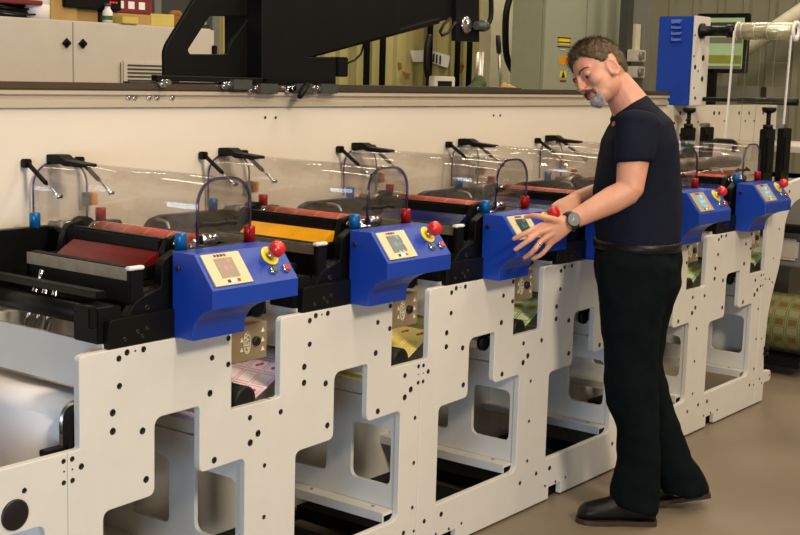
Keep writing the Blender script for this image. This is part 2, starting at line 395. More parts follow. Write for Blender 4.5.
def build_unit():
    t = empty('printing_unit', (0, 0, 0), 'x', 'machine')
    # cross panel with two windows, flange under it
    w1 = rp([(.038, .270), (.200, .270), (.200, .455), (.038, .455)], .028)
    w2 = rp([(.305, .265), (.475, .265), (.475, .462), (.305, .462)], .025)
    link('cross_panel', plate([rp([(.023, .197), (.58, .197), (.58, .545), (.023, .545)], 0), w1, w2], 'X', .566, .58, .001), M['white'], t)
    link('cross_panel', plate([rp([(.023, .55), (.58, .55), (.58, .66), (.023, .66)], 0)], 'X', .566, .58, .001), M['white'], t)
    fl = MB().box(.515, .58, .023, .58, .186, .196); fl.box(.515, .52, .023, .58, .166, .186)
    f = fl.build('bottom_flange', M['white'], t)
    for y in (.09, .35): MB().cyl((.548, y, .1955), (.548, y, .199), .006).build('bolt', M['steel'], f)
    MB().box(.02, .55, .05, .56, .012, .05).build('floor_tray', M['blackm'], t)
    # rear lower frame plate
    rear = rp([(-.0235, .008), (.6625, .008), (.6625, .668), (.51, .668), (.51, .892), (0, .892), (0, .668), (-.0235, .668)], 0)
    rc = rp([(.245, .69), (.383, .69), (.383, .522), (.548, .522), (.548, .172), (.08, .172), (.08, .505), (.245, .505)], .02)
    link('rear_plate', plate([rear], 'Y', .582, .604, .002), M['white'], t)
    # cross bar
    MB().box(.1, .113, .023, .58, .783, .903, .001).build('cross_bar', M['white'], t)
    # black frames, front and back
    fr = rp([(.17, .905), (.17, .955), (.205, .996), (.285, 1.02), (.29, 1.085), (.335, 1.108), (.66, 1.108), (.66, .96), (.665, .905)],
            [0, .008, .012, .01, .01, .01, .02, 0, 0])
    fo = link('side_frame', plate([fr], 'Y', .023, .05, .002), M['black'], t)
    bolt(.24, .975, .008, fo, .023); bolt(.215, .94, .007, fo, .023)
    bk = rp([(-.02, .905), (.09, 1.1), (.14, 1.112), (.66, 1.112), (.66, .905)], [0, .02, .01, .015, 0])
    link('side_frame', plate([bk], 'Y', .612, .642, .002), M['black'], t)
    sb = link('support_block', plate([rp([(.103, .8935), (.103, .963), (.31, .966), (.31, .8935)], [0, .012, 0, 0])], 'Y', .001, .023, .002), M['black'], t)
    for x, z in ((.19, .925), (.22, .93), (.15, .912), (.205, .912)): bolt(x, z, .006, sb, 0.001)
    # inking gear between the frames
    MB().cyl((.13, .05, .962), (.13, .612, .962), .028).build('lower_tie_bar', M['black'], t)
    MB().box(.06, .085, .023, .055, .945, .998, .003).box(.0855, .16, .024, .115, .904, .99, .003).build('bar_bracket', M['blackm'], t)
    MB().box(.12, .15, .07, .6, 1.005, 1.022, .002).build('guide_bar', M['black'], t)
    MB().box(.2, .204, .05, .45, 1.043, 1.073).build('doctor_blade', M['blade'], t)
    bl = MB().box(.206, .235, .05, .45, .985, 1.075, .002); bl.box(.195, .24, .035, .05, .965, 1.07, .003); bl.box(.2, .24, .45, .46, .985, 1.05, .003)
    bb = bl.build('blade_holder', M['blackm'], t)
    MB().box(.192, .243, .033, .052, 1.07, 1.079, .003).build('holder_cap', M['paper'], bb)
    tr = MB()
    prof = [(.262, 1.046), (.30, 1.036), (.345, 1.052), (.352, 1.095), (.345, 1.096), (.318, 1.082), (.285, 1.060), (.266, 1.056)]
    vs = [(x, y, z) for y in (.10, .44) for x, z in prof]; k = len(prof)
    tr.add(vs, [(i, (i+1) % k, k+(i+1) % k, k+i) for i in range(k)]+[tuple(range(k)), tuple(range(k, 2*k))[::-1]])
    
    tr.build('ink_trough', M['inkred'], t)
    MB().cyl((.385, .1, 1.045), (.385, .44, 1.045), .03).build('ink_roller', M['blackm'], t)
    for y in (.085, .442):
        MB().box(.275, .4, y, y+.014, 1.03, 1.066, .004).build('trough_end', M['blackm'], t)
    MB().box(.358, .395, .115, .49, 1.081, 1.122, .003).box(.37, .39, .115, .49, 1.12, 1.127, .001).build('doctor_beam', M['black'], t)
    # brackets carrying the beam
    for y in (.49, .085):
        bro = link('beam_bracket', plate([rp([(.335, 1.03), (.345, 1.09), (.365, 1.13), (.42, 1.14), (.43, 1.1), (.43, 1.02)], .01)], 'Y', y, y+.02, .002), M['black'], t)
    for x, z in ((.383, 1.117), (.41, 1.125)):
        MB().cyl((x, .085, z), (x, .076, z), .008).build('bolt', M['chrome'], bro)
    MB().chain([(.40, .12, 1.148), (.41, .14, 1.163), (.42, .17, 1.166), (.43, .20, 1.164)], .004).build('handle', M['steel'], bro)
    # plate cylinder sleeve
    MB().cyl((.47, .10, 1.09), (.47, .475, 1.09), .043, n=36).build('print_sleeve', M['sleeve'], t)
    sl = kids(t)[-1]
    for y in (.17, .26, .345, .43):
        MB().cyl((.47, y, 1.09), (.47, y+.004, 1.09), .0434, n=36).build('seam_line', M['seam'], sl)
    MB().lathe((.47, .475, 1.09), (0, 1, 0), [(0, .04), (.04, .04), (.04, .034), (.06, .034)]).build('sleeve_journal', M['chrome'], t)
    MB().lathe((.47, .10, 1.09), (0, -1, 0), [(0, .036), (.022, .036), (.022, .026), (.05, .026)]).build('sleeve_journal', M['chrome'], t)
    MB().lathe((.46, .535, 1.095), (0, 1, 0), [(0, .046), (.025, .046), (.025, .03), (.07, .03)]).build('bearing_ring', M['blackm'], t)
    MB().lathe((.40, .52, 1.115), (0, 1, 0), [(0, .018), (.05, .018), (.05, .012), (.09, .012)]).build('drive_gear', M['steel'], t)
    MB().cyl((.54, .06, .99), (.54, .6, .99), .06, n=28).build('impression_cylinder', M['dgrey'], t)
    MB().cyl((.30, .06, .97), (.30, .6, .97), .045, n=28).build('anilox_roller', M['blackm'], t)
    # knob and handle behind the console
    MB().lathe((.452, .062, 1.121), (1, -.05, 0), [(0, .012), (.003, .0155), (.05, .0155), (.055, .012)]).build('chrome_knob', M['chrome'], t)
    hb = MB().chain([(.45, .075, 1.157), (.48, .07, 1.16), (.52, .07, 1.157), (.56, .07, 1.16), (.595, .075, 1.155)], [.007, .006, .006, .006, .007])
    hb.cyl((.462, .072, 1.157), (.462, .072, 1.17), .005).cyl((.56, .072, 1.157), (.56, .072, 1.17), .005)
    hb.build('throw_off_handle', M['blackm'], t)
    # caps
    for x, y, mm in ((.362, .036, 'capb'), (.358, .627, 'capb'), (.608, .036, 'capr'), (.59, .627, 'capr')):
        MB().lathe((x, y, 1.108), (0, 0, 1), [(0, .0155), (.04, .0155), (.0425, .0138)]).build('knob_cap', M[mm], t)
    # console
    pr = [(.01, .893), (.01, 1.11), (-.068, 1.11), (-.134, 1.027), (-.134, .981)]
    arc = [(-.134+.07*math.sin(a), .981-.045*(1-math.cos(a))) for a in [R(15*i) for i in range(1, 7)]]
    arc = [(-.124, .977), (-.108, .97), (-.092, .96), (-.078, .946), (-.068, .93), (-.064, .915)]
    pr += arc+[(-.064, .893)]
    # the right end carries the same profile, but the lower leg stops short
    bm = bmesh.new()
    me = plate([pr], 'X', .31, .492, .002)
    me2 = plate([[(.01, .975), (.01, 1.11), (-.068, 1.11), (-.134, 1.027), (-.134, .981)]], 'X', .488, .618, .002)
    mb = MB()
    for q in (me, me2): mb.add([v.co for v in q.vertices], [tuple(p.vertices) for p in q.polygons])
    con = mb.build('console', M['blue'], t)
    A = Vector((0, -.068, 1.11)); D = (Vector((0, -.134, 1.027))-A).normalized(); N = Vector((0, -D.z*-1, 0)); N = Vector((0, D.z, -D.y)).normalized()
    if N.y > 0: N = -N
    def on(x, s, h): return A+Vector((x, 0, 0))+D*s+N*h
    def slab(x0, x1, s0, s1, h0, h1, name, m, par):
        vs = [on(x, s, h) for h in (h0, h1) for s in (s0, s1) for x in (x0, x1)]
        return MB().add(vs, [(0, 2, 3, 1), (4, 5, 7, 6), (0, 1, 5, 4), (2, 6, 7, 3), (0, 4, 6, 2), (1, 3, 7, 5)]).build(name, m, par)
    slab(.324, .454, .006, .097, 0, .004, 'screen_bezel', M['bezel'], con)
    slab(.358, .42, .021, .077, .003, .0052, 'touch_screen', M['disp_a'], con)
    for i in range(4): slab(.364+i*.011, .372+i*.011, .0095, .0165, .004, .0048, 'badge_mark', M['dark'] if i % 3 else M['capr'], con)
    for i, c in enumerate(('hole', 'paper', 'paper', 'red', 'yellow')):
        slab(.37+i*.011, .38+i*.011, .083, .091, .004, .0048, 'badge_mark', M[c], con)
    MB().lathe(on(.556, .031, 0), N, [(0, .027), (.003, .027)]).build('warning_disc', M['yellow'], con)
    MB().lathe(on(.556, .031, .003), N, [(0, .011), (.012, .011), (.012, .008), (.02, .008)]).build('button_collar', M['chrome'], con)
    MB().lathe(on(.556, .031, .02), N, [(0, .010), (.003, .020), (.015, .0215), (.026, .020), (.032, .014), (.034, .004)]).build('emergency_stop', M['red'], con)
    for x, c in ((.542, 'green'), (.59, 'red')):
        MB().lathe(on(x, .074, 0), N, [(0, .012), (.005, .012), (.007, .0095)]).build('button_ring', M['chrome'], con)
        MB().lathe(on(x, .074, .006), N, [(0, .009), (.003, .009), (.005, .007)]).build('green_button' if c == 'green' else 'red_button', M[c], con)
    MB().lathe((.31, -.012, 1.07), (-1, 0, 0), [(0, .008), (.004, .008), (.006, .005)]).build('side_screw', M['hole'], con)
    MB().lathe((.62, .012, .93), (0, -1, 0), [(-.03, .028), (.0, .028), (.004, .02)]).box(.592, .648, .01, .05, .93, .975, .004).build('valve_block', M['blackm'], t)
    # lamp cassette
    lc = MB().box(.525, .675, .03, .5, .781, .883, .002).build('lamp_cassette', M['lamp'], t)
    MB().lathe((.63, .03, .833), (0, -1, 0), [(0, .013), (.008, .013), (.01, .01)]).build('cassette_knob', M['hole'], lc)
    mt = Matrix.Translation((.597, .0293, .832)) @ Matrix(((0, -1, 0, 0), (0, 0, -1, 0), (-1, 0, 0, 0), (0, 0, 0, 1)))
    mt = Matrix.Translation((.597, .0293, .832)) @ Matrix.Rotation(R(90), 4, 'X') @ Matrix.Rotation(R(90), 4, 'Z')
    text('GEW', .024, mt, M['text'], lc)
    ring = MB(); nn = 28
    pts = [(.597+.0125*math.cos(2*math.pi*i/nn), .0293, .832+.03*math.sin(2*math.pi*i/nn)) for i in range(nn+1)]
    ring.chain(pts, .0009, 5).build('logo_ring', M['text'], lc)
    for z in (.81, .835, .862):
        MB().add([(.65, .0292, z-.007), (.664, .0292, z-.007), (.657, .0292, z+.006), (.65, .0285, z-.007), (.664, .0285, z-.007), (.657, .0285, z+.006)],
                [(0, 1, 2), (5, 4, 3), (0, 3, 4, 1), (1, 4, 5, 2), (2, 5, 3, 0)]).build('warning_mark', M['text'], lc)
    for z in (.845, .818): MB().add([(.57, .0292, z-.008), (.582, .0292, z-.008), (.576, .0292, z+.005), (.57, .0285, z-.008), (.582, .0285, z-.008), (.576, .0285, z+.005)],
                [(0, 1, 2), (5, 4, 3), (0, 3, 4, 1), (1, 4, 5, 2), (2, 5, 3, 0)]).build('warning_mark', M['text'], lc)
    # idler roller
    MB().lathe((.585, .02, .675), (0, 1, 0), [(0, .03), (.004, .04), (.54, .04), (.545, .03)], 28).build('idler_roller', M['rubber'], t)
    MB().lathe((.40, .06, .655), (0, 1, 0), [(0, .026), (.5, .026)], 24).build('guide_roller', M['steel'], t)
    MB().lathe((.40, .04, .655), (0, 1, 0), [(0, .02), (.002, .028), (.018, .028)], 24).build('roller_end', M['blackm'], t)
    # hood
    hw, zc, x0 = .096, 1.19, .505
    def half(w, top, rc):
        """inverted U with a nearly flat crown"""
        o = []
        for q in range(10): a = math.pi/2*q/9; o.append((x0-w+rc-rc*math.cos(a), top-rc*.95+rc*.95*math.sin(a)))
        return o+[(2*x0-x, z) for x, z in reversed(o)]
    def arch(w, th, z0=1.112):
        top = 1.284+(w-hw); o = [(x0-w, z0)]+half(w, top, .074)+[(x0+w, z0)]
        w2 = w-th
        return o+[(x0+w2, z0)]+list(reversed(half(w2, top-th, .074-th)))+[(x0-w2, z0)]
    def sweep(prof, y0, y1):
        k = len(prof); mb = MB()
        mb.add([(x, y, z) for y in (y0, y1) for x, z in prof], [(i, (i+1) % k, k+(i+1) % k, k+i) for i in range(k)], True)
        h = k//2
        for o_, fl_ in ((0, 1), (k, 0)):
            mb.add([(x, y0 if o_ == 0 else y1, z) for x, z in prof], [(i, i+1, k-2-i, k-1-i) for i in range(h-1)])
        return mb
    hood = sweep(arch(hw, .003), .03, .705).build('hood', M['acrylic'], t)
    # clear end wall towards the operator
    sol = [(x0-hw+.004, 1.14)]+half(hw-.004, 1.28, .07)+[(x0+hw-.004, 1.14)]
    link('end_wall', plate([sol], 'Y', .031, .034, .0003), M['acrylic'], hood)
    sweep(arch(hw+.002, .0065), .024, .03).build('front_rim', M['purple'], hood)
    sweep(arch(hw+.0012, .0035), .70, .706).build('back_rim', M['purple'], hood)
    ar = lambda x: zc+math.sqrt(max(hw*hw-(x-x0)**2, 0))
    hb = MB(); px = [(.505, .705), (.505, .70), (.503, .64), (.503, .62), (.503, .56)]
    me = plate([rp([(.718, 1.288), (.718, 1.318), (.665, 1.32), (.64, 1.306), (.545, 1.3), (.545, 1.29), (.64, 1.288), (.665, 1.296)], [0, .004, .008, .006, .003, .003, .003, .004])], 'X', .468, .512, .002); me.transform(Matrix.Translation((0, 0, -.013)))
    link('hinge_bracket', me, M['blackm'], hood)
    for sx, yy in ((-1, .0), (1, .0)):
        x = x0-hw-.018 if sx < 0 else .578
        s = MB().box(x-.012, x+.012, .695, .719, 1.27, 1.295, .003)
        s.cyl((x, .70, 1.283), (x, .62, 1.233), .0068)
        so = s.build('gas_strut', M['blackm'], hood)
        MB().cyl((x, .625, 1.236), (x, .565, 1.199), .004).cyl((x-.012*sx, .565, 1.199), (x+.008*sx, .565, 1.199), .006).build('strut_rod', M['chrome'], so)
    la = MB().box(x0+hw-.02, x0+hw+.012, .69, .705, 1.15, 1.19, .002).build('latch_plate', M['mgrey'], hood)
    MB().box(x0+hw+.0, x0+hw+.02, .675, .69, 1.152, 1.188, .003).build('latch_pad', M['amber'], la)
    return t
unit = build_unit()
UL = ['nearest printing unit with red ink trough and grey blade at the left of the press',
      'second printing unit from the camera, with bright yellow ink trough',
      'third printing unit, whose blue console the man in navy is touching',
      'fourth printing unit, mostly hidden behind the standing man',
      'fifth printing unit, its blue console just right of the man\'s belt',
      'farthest printing unit with blue console at the far right of the press']
units = []
for k in range(6):
    u = unit if k == 0 else copy_tree(unit)
    units.append(u)
for k, u in enumerate(units):
    front_plate(u, k)
    u.location = (k*P, 0, 0); tag(u, UL[k], 'printing unit', 'printing units in the white press line')
    if k < 2:
        for nm in ('guide_roller', 'roller_end'): bpy.data.objects.remove([c for c in kids(u) if c.name.split('.')[0] == nm][0])
def sub(u, name):
    out = []
    for c in kids(u):
        if c.name.split('.')[0] == name: out.append(c)
        out += [g for g in kids(c) if g.name.split('.')[0] == name]
    return out
def remat(o, m): o.data = o.data.copy(); o.data.materials.clear(); o.data.materials.append(m)
for k, c in ((1, 'inkyel'), (2, 'inkblu'), (3, 'inkblu'), (4, 'inkred'), (5, 'inkblu')):
    remat(sub(units[k], 'ink_trough')[0], M[c])
for k, c in ((1, 'disp_b'), (2, 'disp_b'), (3, 'disp_c'), (4, 'disp_c'), (5, 'disp_c')):
    remat(sub(units[k], 'touch_screen')[0], M[c])
for k in (4, 5): remat(sub(units[k], 'screen_bezel')[0], M['bezel2'])
# dried ink streaks in the yellow trough
ty = sub(units[1], 'ink_trough')[0]
mb = MB()
for i in range(24):
    y = .115+i*.0135; h = random.uniform(.4, 1)
    mb.add([(.2672, y, 1.0578), (.2672, y+.005, 1.0578), (.267+.017*h, y+.0025, 1.0578+.0040*h)], [(0, 1, 2)])
mb.build('ink_streaks', M['inkstr'], ty)
# chrome web guide rods low in the nearest unit
mb = MB()
for x, y in ((.150, .40), (.158, .37), (.166, .34)): mb.cyl((x+.02, y-.03, .99), (x, y, .85), .009)
mb.cyl((.15, .32, 1.045), (.145, .33, 1.0), .005)
mb.build('chrome_guide_rods', M['chrome'], units[0])
# ================================================================== infeed and end of the press
t = empty('infeed_frame', (0, 0, 0), 'white infeed frame plate with large round black cap at lower left corner', 'machine frame')
out = rp([(-.7, .008), (-.0245, .008), (-.0245, .668), (-.7, .668)], [0, 0, 0, .02])
cut = rp([(-.6, .172), (-.09, .172), (-.09, .51), (-.6, .51)], .025)
f = link('front_plate', plate([out, cut], 'Y', 0, .022, .0025), M['white'], t)
for x, z, r in ((-.036, .598, 6), (-.036, .65, 6), (-.145, .606, 6.5), (-.035, .625, 2.4)): bolt(x, z, r/1000, f)
MB().lathe((-.172, .001, .556), (0, -1, 0), [(0, .036), (.004, .036), (.006, .032), (.0075, .01)], 40).build('round_cap', M['hole'], f)
link('rear_plate', plate([out, cut], 'Y', .582, .604, .0025), M['white'], t)
br = link('roller_bracket', plate([rp([(.0, .64), (.0, .765), (.085, .765), (.085, .64)], [0, .04, .01, 0])], 'Y', .024, .05, .002), M['blackm'], t)
MB().lathe((.035, .024, .71), (0, -1, 0), [(-.01, .018), (.0012, .018)]).build('hub', M['dgrey'], br)
MB().cyl((.068, .05, .715), (.068, .58, .715), .044, n=32).build('infeed_roller', M['steel'], t)
MB().box(-.06, -.002, .03, .06, .655, .671, .002).build('ledge_clamp', M['blackm'], t)
def sheet(path, y0, y1, name, m, thick=.0006, parent=None):
    """a web of paper following an XZ path"""
    bm = bmesh.new(); uvl = bm.loops.layers.uv.new('UVMap'); d = 0; rows = []
    for i, (x, z) in enumerate(path):
        if i: d += math.hypot(x-path[i-1][0], z-path[i-1][1])
        rows.append((bm.verts.new((x, y0, z)), bm.verts.new((x, y1, z)), d))
    for a, b in zip(rows, rows[1:]):
        fc = bm.faces.new((a[0], a[1], b[1], b[0])); fc.smooth = True
        for lp, (q, w) in zip(fc.loops, ((y0, a[2]), (y1, a[2]), (y1, b[2]), (y0, b[2]))): lp[uvl].uv = (q, w)
    me = bpy.data.meshes.new(name); bm.to_mesh(me); bm.free()
    o = link(name, me, m, parent); s = o.modifiers.new('s', 'SOLIDIFY'); s.thickness = thick; s.offset = 0
    return o
arc = [(.068-.0465*math.cos(a), .715+.0465*math.sin(a)) for a in [R(10*i) for i in range(10)]]
o = sheet([(.0215, .05), (.0215, .4)]+arc+[(.16, .76), (.3, .757)], .09, .53, 'paper_web', M['paper'])
tag(o, 'blank white paper web coming down over the roller at the left edge', 'paper')
labs = [('lab_pink', 'printed sheet of pink labels running through the gap after the nearest unit'),
        ('lab_yel', 'printed sheet of yellow labels running through the gap after the second unit'),
        ('lab_grn', 'printed sheet of green labels in the gap below the touched console'),
        ('lab_grn', 'printed sheet of labels running behind the man\'s legs'),
        ('lab_grn', 'printed sheet of labels in the gap just right of the man'),
        ('lab_grn', 'printed sheet of labels in the last gap before the press end')]
for k, (mm, lb) in enumerate(labs):
    a = k*P
    o = sheet([(.50+a, .612), (.56+a, .615), (.60+a, .633), (.70+a, .683), (.80+a, .735), (.86+a, .765)], .055, .50, 'label_web', M[mm])
    tag(o, lb, 'printed web', 'label sheets between the printing units')
# end frame
t = empty('end_frame', (6*P, 0, 0), 'tall white end frame with sloping right edge at far right end of press', 'machine frame')
E6 = 6*P
def toXZ(pts, Y=0, dx=0): return [(q.x-dx, q.z) for q in (at(u, v, Y=Y) for u, v in pts)]
out = rp([(-.0225, .008), (.085, .008), (.087, .096), (.165, .096), (.175, .125), (.165, .15), (.078, .155), (.066, .25), (.085, .45), (.122, .545), (.184, .663), (.218, .80), (.225, .90), (.30, .975), (.42, 1.0), (.42, 1.1), (.26, 1.085), (.0, 1.03), (.0, .668), (-.0225, .668)],
          [0, 0, .01, .03, .01, .03, .01, .02, .02, .02, .02, .03, .06, .06, 0, 0, .03, .01, 0, 0])
f = link('front_plate', plate([out], 'Y', 0, .022, .0025), M['white'], t)
for x, z, r in ((-.011, .598, 5), (-.011, .65, 5), (.02, .626, 5), (.03, .127, 6), (.06, .1, 5), (.02, .33, 5), (.155, .125, 5), (.07, .62, 6), (.11, .6, 6), (.25, 1.04, 8), (.27, .99, 8), (.1, .72, 5), (.15, .86, 6)):
    bolt(x, z, r/1000, f)
for z in (.25, .275): MB().lathe((.066, -.001, z), (0, -1, 0), [(0, .011), (.02, .011), (.022, .007)]).build('round_knob', M['blackm'], f)
link('rear_plate', plate([out], 'Y', .582, .604, .0025), M['white'], t)
MB().box(.02, .034, .023, .58, .2, .62).build('cross_panel', M['white'], t)
# last feet notch cap: dark plinth under the press line
o = MB().box(-.66, 6*P+.05, .03, .07, .0, .02).box(-.66, 6*P+.05, .55, .58, .0, .02).build('plinth_rails', M['blackm'])
tag(o, 'dark low plinth rail running along the floor under the press', 'plinth')
# ================================================================== long back panel and rail
mb = MB().box(-1.0, 5.95, YB, YB+.02, .75, 1.438, .001)
o = mb.build('back_panel', M['panel']); tag(o, 'long glossy white panel standing behind all the printing units', 'panel')
for k in range(3):
    for uu, vv in (((265, 117.5), (275, 117.5)), ((493, 115.5), (500, 115.5)))[k % 2:k % 2+1] if k < 2 else ():
        pass
for (u, v, r) in ((265, 117.5, 4), (275.5, 117.5, 4), (493.5, 115.3, 4), (500, 115.3, 4), (680, 113, 9), (686, 120, 5), (714, 113, 9), (719, 113, 8), (739, 113, 9), (749, 113, 8), (724, 121, 5), (745, 121, 6), (754, 121, 6), (674, 123, 6), (680, 135, 7), (763, 113, 8), (698, 122, 5)):
    q = at(u, v, Y=YB); MB().lathe((q.x, YB+.001, q.z), (0, -1, 0), [(0, r/1000*1.2), (.003, r/1000*1.2), (.004, r/1000)], 14).build('bolt', M['hole'], o)
t = empty('guide_rail', (0, YB, 1.47), 'long aluminium guide rail running along the top of the white back panel', 'rail')
def bar(parent, x0, x1, y0, y1, z0, z1, name, m, b=.002):
    return MB().box(x0, x1, y0, y1, z0, z1, b).build(name, m, parent)
pr = [(.022, -.03), (-.012, -.03), (-.012, -.012), (-.004, -.008), (-.004, .004), (-.016, .008), (-.016, .018), (-.002, .024), (-.002, .03), (-.012, .034), (-.012, .04), (.04, .04), (.04, -.03)]
me = plate([pr], 'X', -1.0, 4.43, .0008); link('rail_profile', me, M['alu'], t)
bar(t, -1.0, 4.43, -.018, .042, .020, .0425, 'upper_track', M['bronze'], .004)
bar(t, .78, 3.0, -.002, .03, .0425, .048, 'slide_track', M['dgrey'], .001)
for u in (129.5, 135.5, 150, 158, 173):
    q = at(u, 100.5, Y=YB-.012); MB().lathe((q.x, -.004, -.002), (0, -1, 0), [(0, .009), (.006, .009), (.007, .006), (.012, .005)], 6).build('bolt', M['chrome'], t)
# ================================================================== gantry hoist
YG = .80
t = empty('gantry_hoist', (1.5, YG, 1.52), 'large black steel hoist arm standing on the guide rail, above the second unit', 'hoist')
def gp(pts, yo=0): return [(q.x-1.5, q.z-1.52) for q in (at(u, v, Y=YG+yo) for u, v in pts)]
def gplate(loops, y0, y1, name, m=None, par=None):
    return link(name, plate(loops, 'Y', y0, y1, .003), m or M['blackm'], par or t)
g = rp(gp([(165, 76), (164.5, 52), (167, 44), (194, 0), (206, -22), (275, -22), (275, 84), (165, 81)], -.03), [0, .02, .02, 0, 0, 0, 0, 0])
h = rp(gp([(188, 50), (190, 54), (227, 54.3), (229, 46), (247, 20), (246, 16.5), (210, 16)], -.03), .008)
gplate([g, h], -.03, -.014, 'gusset_plate')
gplate([gp([(262, -22), (400, -22), (400, 32), (310, 57), (336, 57), (336, 84), (262, 84)], -.1)], -.1, .08, 'carriage_box')
gplate([gp([(157.5, 75), (336, 80), (336, 85), (157.5, 81)], -.1)], -.1, -.07, 'base_plate')
gplate([gp([(395, -22), (457, -22), (457, 17), (395, 34.5)], -.04)], -.04, .03, 'jib_web')
gplate([gp([(315, 53), (440, 18), (440, 23.5), (315, 57)], -.08)], -.08, .08, 'jib_flange')
eb = gplate([rp(gp([(457, -22), (479.5, -22), (479.5, 42), (456, 41)], -.06), .003)], -.06, -.035, 'end_block')
q = at(465.5, 25, Y=YG-.06)-Vector((1.5, YG, 1.52)); MB().lathe(q, (0, -1, 0), [(0, .036), (.008, .036), (.012, .028), (.012, .014), (.02, .01)]).build('pressure_gauge', M['chrome'], eb)
q = at(476, 25.5, Y=YG-.08)-Vector((1.5, YG, 1.52)); MB().lathe(q, (1, 0, 0), [(0, .018), (.04, .018), (.04, .024), (.06, .024), (.06, .018), (.08, .018)]).build('limit_knob', M['dgrey'], eb)
def gpt(u, v, yo): return at(u, v, Y=YG+yo)-Vector((1.5, YG, 1.52))
MB().chain([gpt(450, 18, -.09), gpt(444, 24, -.09), gpt(440, 32, -.09), gpt(442, 35.5, -.09), (gpt(448, 33, -.09)), gpt(453, 26, -.09), gpt(455, 22, -.09)], .006).build('cable_loop', M['rubber'], t)
a_, b_ = gpt(343, 57, -.08), gpt(348.5, 77, -.08)
MB().box(a_.x-.03, b_.x, -.08, -.04, b_.z, a_.z, .004).build('cable_clip', M['blackm'], t)
MB().chain([gpt(348, 63, -.06), gpt(355, 60, -.06), gpt(361, 54, -.06), gpt(364, 44, -.06)], .004).build('cable', M['rubber'], t)
MB().chain([gpt(307, 85, -.13), gpt(303, 91, -.15), gpt(299.5, 97, -.16)], [.011, .012, .009]).build('brake_lever', M['blackm'], t)
for i_, (u, v) in enumerate(((165, 83.5), (227, 85.5), (254, 89.5), (291, 89.5), (316, 89.5))):
    q = gpt(u, v, -.12)
    MB().cyl(q, q+Vector((0, .03, 0)), .012).cyl(q+Vector((.014, -.004, .004)), q+Vector((.014, .03, .004)), .009).build('guide_wheel', M['chrome'], t)
    if i_: MB().box(q.x+.03, q.x+.12, q.y, q.y+.05, q.z-.014, q.z+.02, .002).build('wheel_block', M['dgrey'], t)
# ================================================================== cabinets behind on the left
def cabx(u, v, Y): q = at(u, v, Y=Y); return q.x, q.z
t = empty('storage_cupboard', (1.5, 2.25, 0), 'beige two-door cupboard behind the press, clutter along its top', 'cupboard')
bar(t, -1.0, .88, -.228, .25, 0, 1.745, 'body', M['cab'], .004)
bar(t, -.99, .072, -.25, -.23, .05, 1.738, 'door', M['cab'], .002); d1 = kids(t)[-1]
bar(t, .076, .875, -.25, -.23, .05, 1.738, 'door', M['cab'], .002); d2 = kids(t)[-1]
dd = [c for c in kids(t) if c.name.startswith('door')]
for x, d in ((.038, dd[0]), (.12, dd[1])):
    me = plate([[(x-.022, 1.652), (x, 1.672), (x+.022, 1.652), (x, 1.632)]], 'Y', -.262, -.25, .003)
    link('diamond_handle', me, M['blackm'], d)
    MB().cyl((x, -.262, 1.652), (x, -.272, 1.652), .009).build('handle_boss', M['blackm'], kids(t)[0])
x = .875
MB().box(.86, .886, -.262, -.24, 1.63, 1.67, .003).build('hinge', M['blackm'], t)
v = MB().box(.318, .66, -.27, -.252, 1.36, 1.592, .008).build('vent_cover', M['cab'], t)
for i in range(9): MB().box(.345, .64, -.2735, -.268, 1.573-i*.016-.007, 1.573-i*.016).build('vent_slot', M['dgrey'], v)
Z0 = 1.7455
def item(name, label, cat, u, v0, Y, w, d, h, m, group=None, b=.003):
    q = at(u, v0, Y=Y)
    o = MB().box(-w/2, w/2, -d/2, d/2, 0, h, b).build(name, m); o.location = (q.x, Y+d/2, Z0); return tag(o, label, cat, group)
item('storage_tray', 'red tray lying on the far left end of the cupboard', 'tray', 12, 10, 2.06, .3, .2, .018, M['maroon']).location.z = Z0+.055
mb = MB(); rr = random.Random(3)
q = at(14, 12, Y=2.08)
for i in range(7):
    z = .008+i*.007; mb.chain([(-.2, rr.uniform(0, .1), z), (-.07, rr.uniform(0, .1), z+rr.uniform(0, .008)), (.05, rr.uniform(0, .1), z), (.16, rr.uniform(0, .1), z+.004)], .0045, 8)
o = mb.build('cable_bundle', M['rubber']); o.location = (q.x, 2.06, Z0); tag(o, 'tangle of black cables under the red tray on the cupboard', 'cables')
q = at(40, 15, Y=2.1)
o = MB().lathe((0, 0, 0), (0, 0, 1), [(0, .052), (.058, .052), (.06, .05), (.062, .052), (.15, .052)], 32).build('paper_roll', M['paper']); o.location = (q.x, 2.12, Z0)
tag(o, 'upright white roll of paper towel on the cupboard', 'paper roll')
item('cardboard_box', 'brown cardboard box beside the white paper roll', 'box', 64, 16, 2.10, .14, .2, .13, M['card'])
item('cardboard_box', 'shallow cardboard box beneath the black device on the cupboard', 'box', 86, 17, 2.12, .13, .2, .055, M['card'])
q = at(94, 8, Y=2.08)
o = MB().box(-.15, .15, -.08, .12, 0, .055, .004).build('black_device', M['blackm']); o.location = (q.x, 2.16, Z0+.056)
tag(o, 'flat black electronic box with small red lights on cupboard top', 'device')
for i in range(3): MB().box(.085+i*.016, .093+i*.016, -.0815, -.079, .03, .037).build('indicator_light', M['led'], o)
q = at(77, 4, Y=2.08)
mb = MB(); mb.add([(-.08, -.06, .0), (.05, -.06, .0), (.09, .06, .045), (-.06, .06, .03), (-.08, -.06, .002), (.05, -.06, .002), (.09, .06, .047), (-.06, .06, .032)],
                  [(0, 3, 2, 1), (4, 5, 6, 7), (0, 1, 5, 4), (1, 2, 6, 5), (2, 3, 7, 6), (3, 0, 4, 7)])
o = mb.build('paper_sheet', M['paper']); o.location = (q.x, 2.12, Z0+.112); tag(o, 'curled white sheet of paper on the black electronic box', 'paper')
q = at(104.5, 19, Y=2.08)
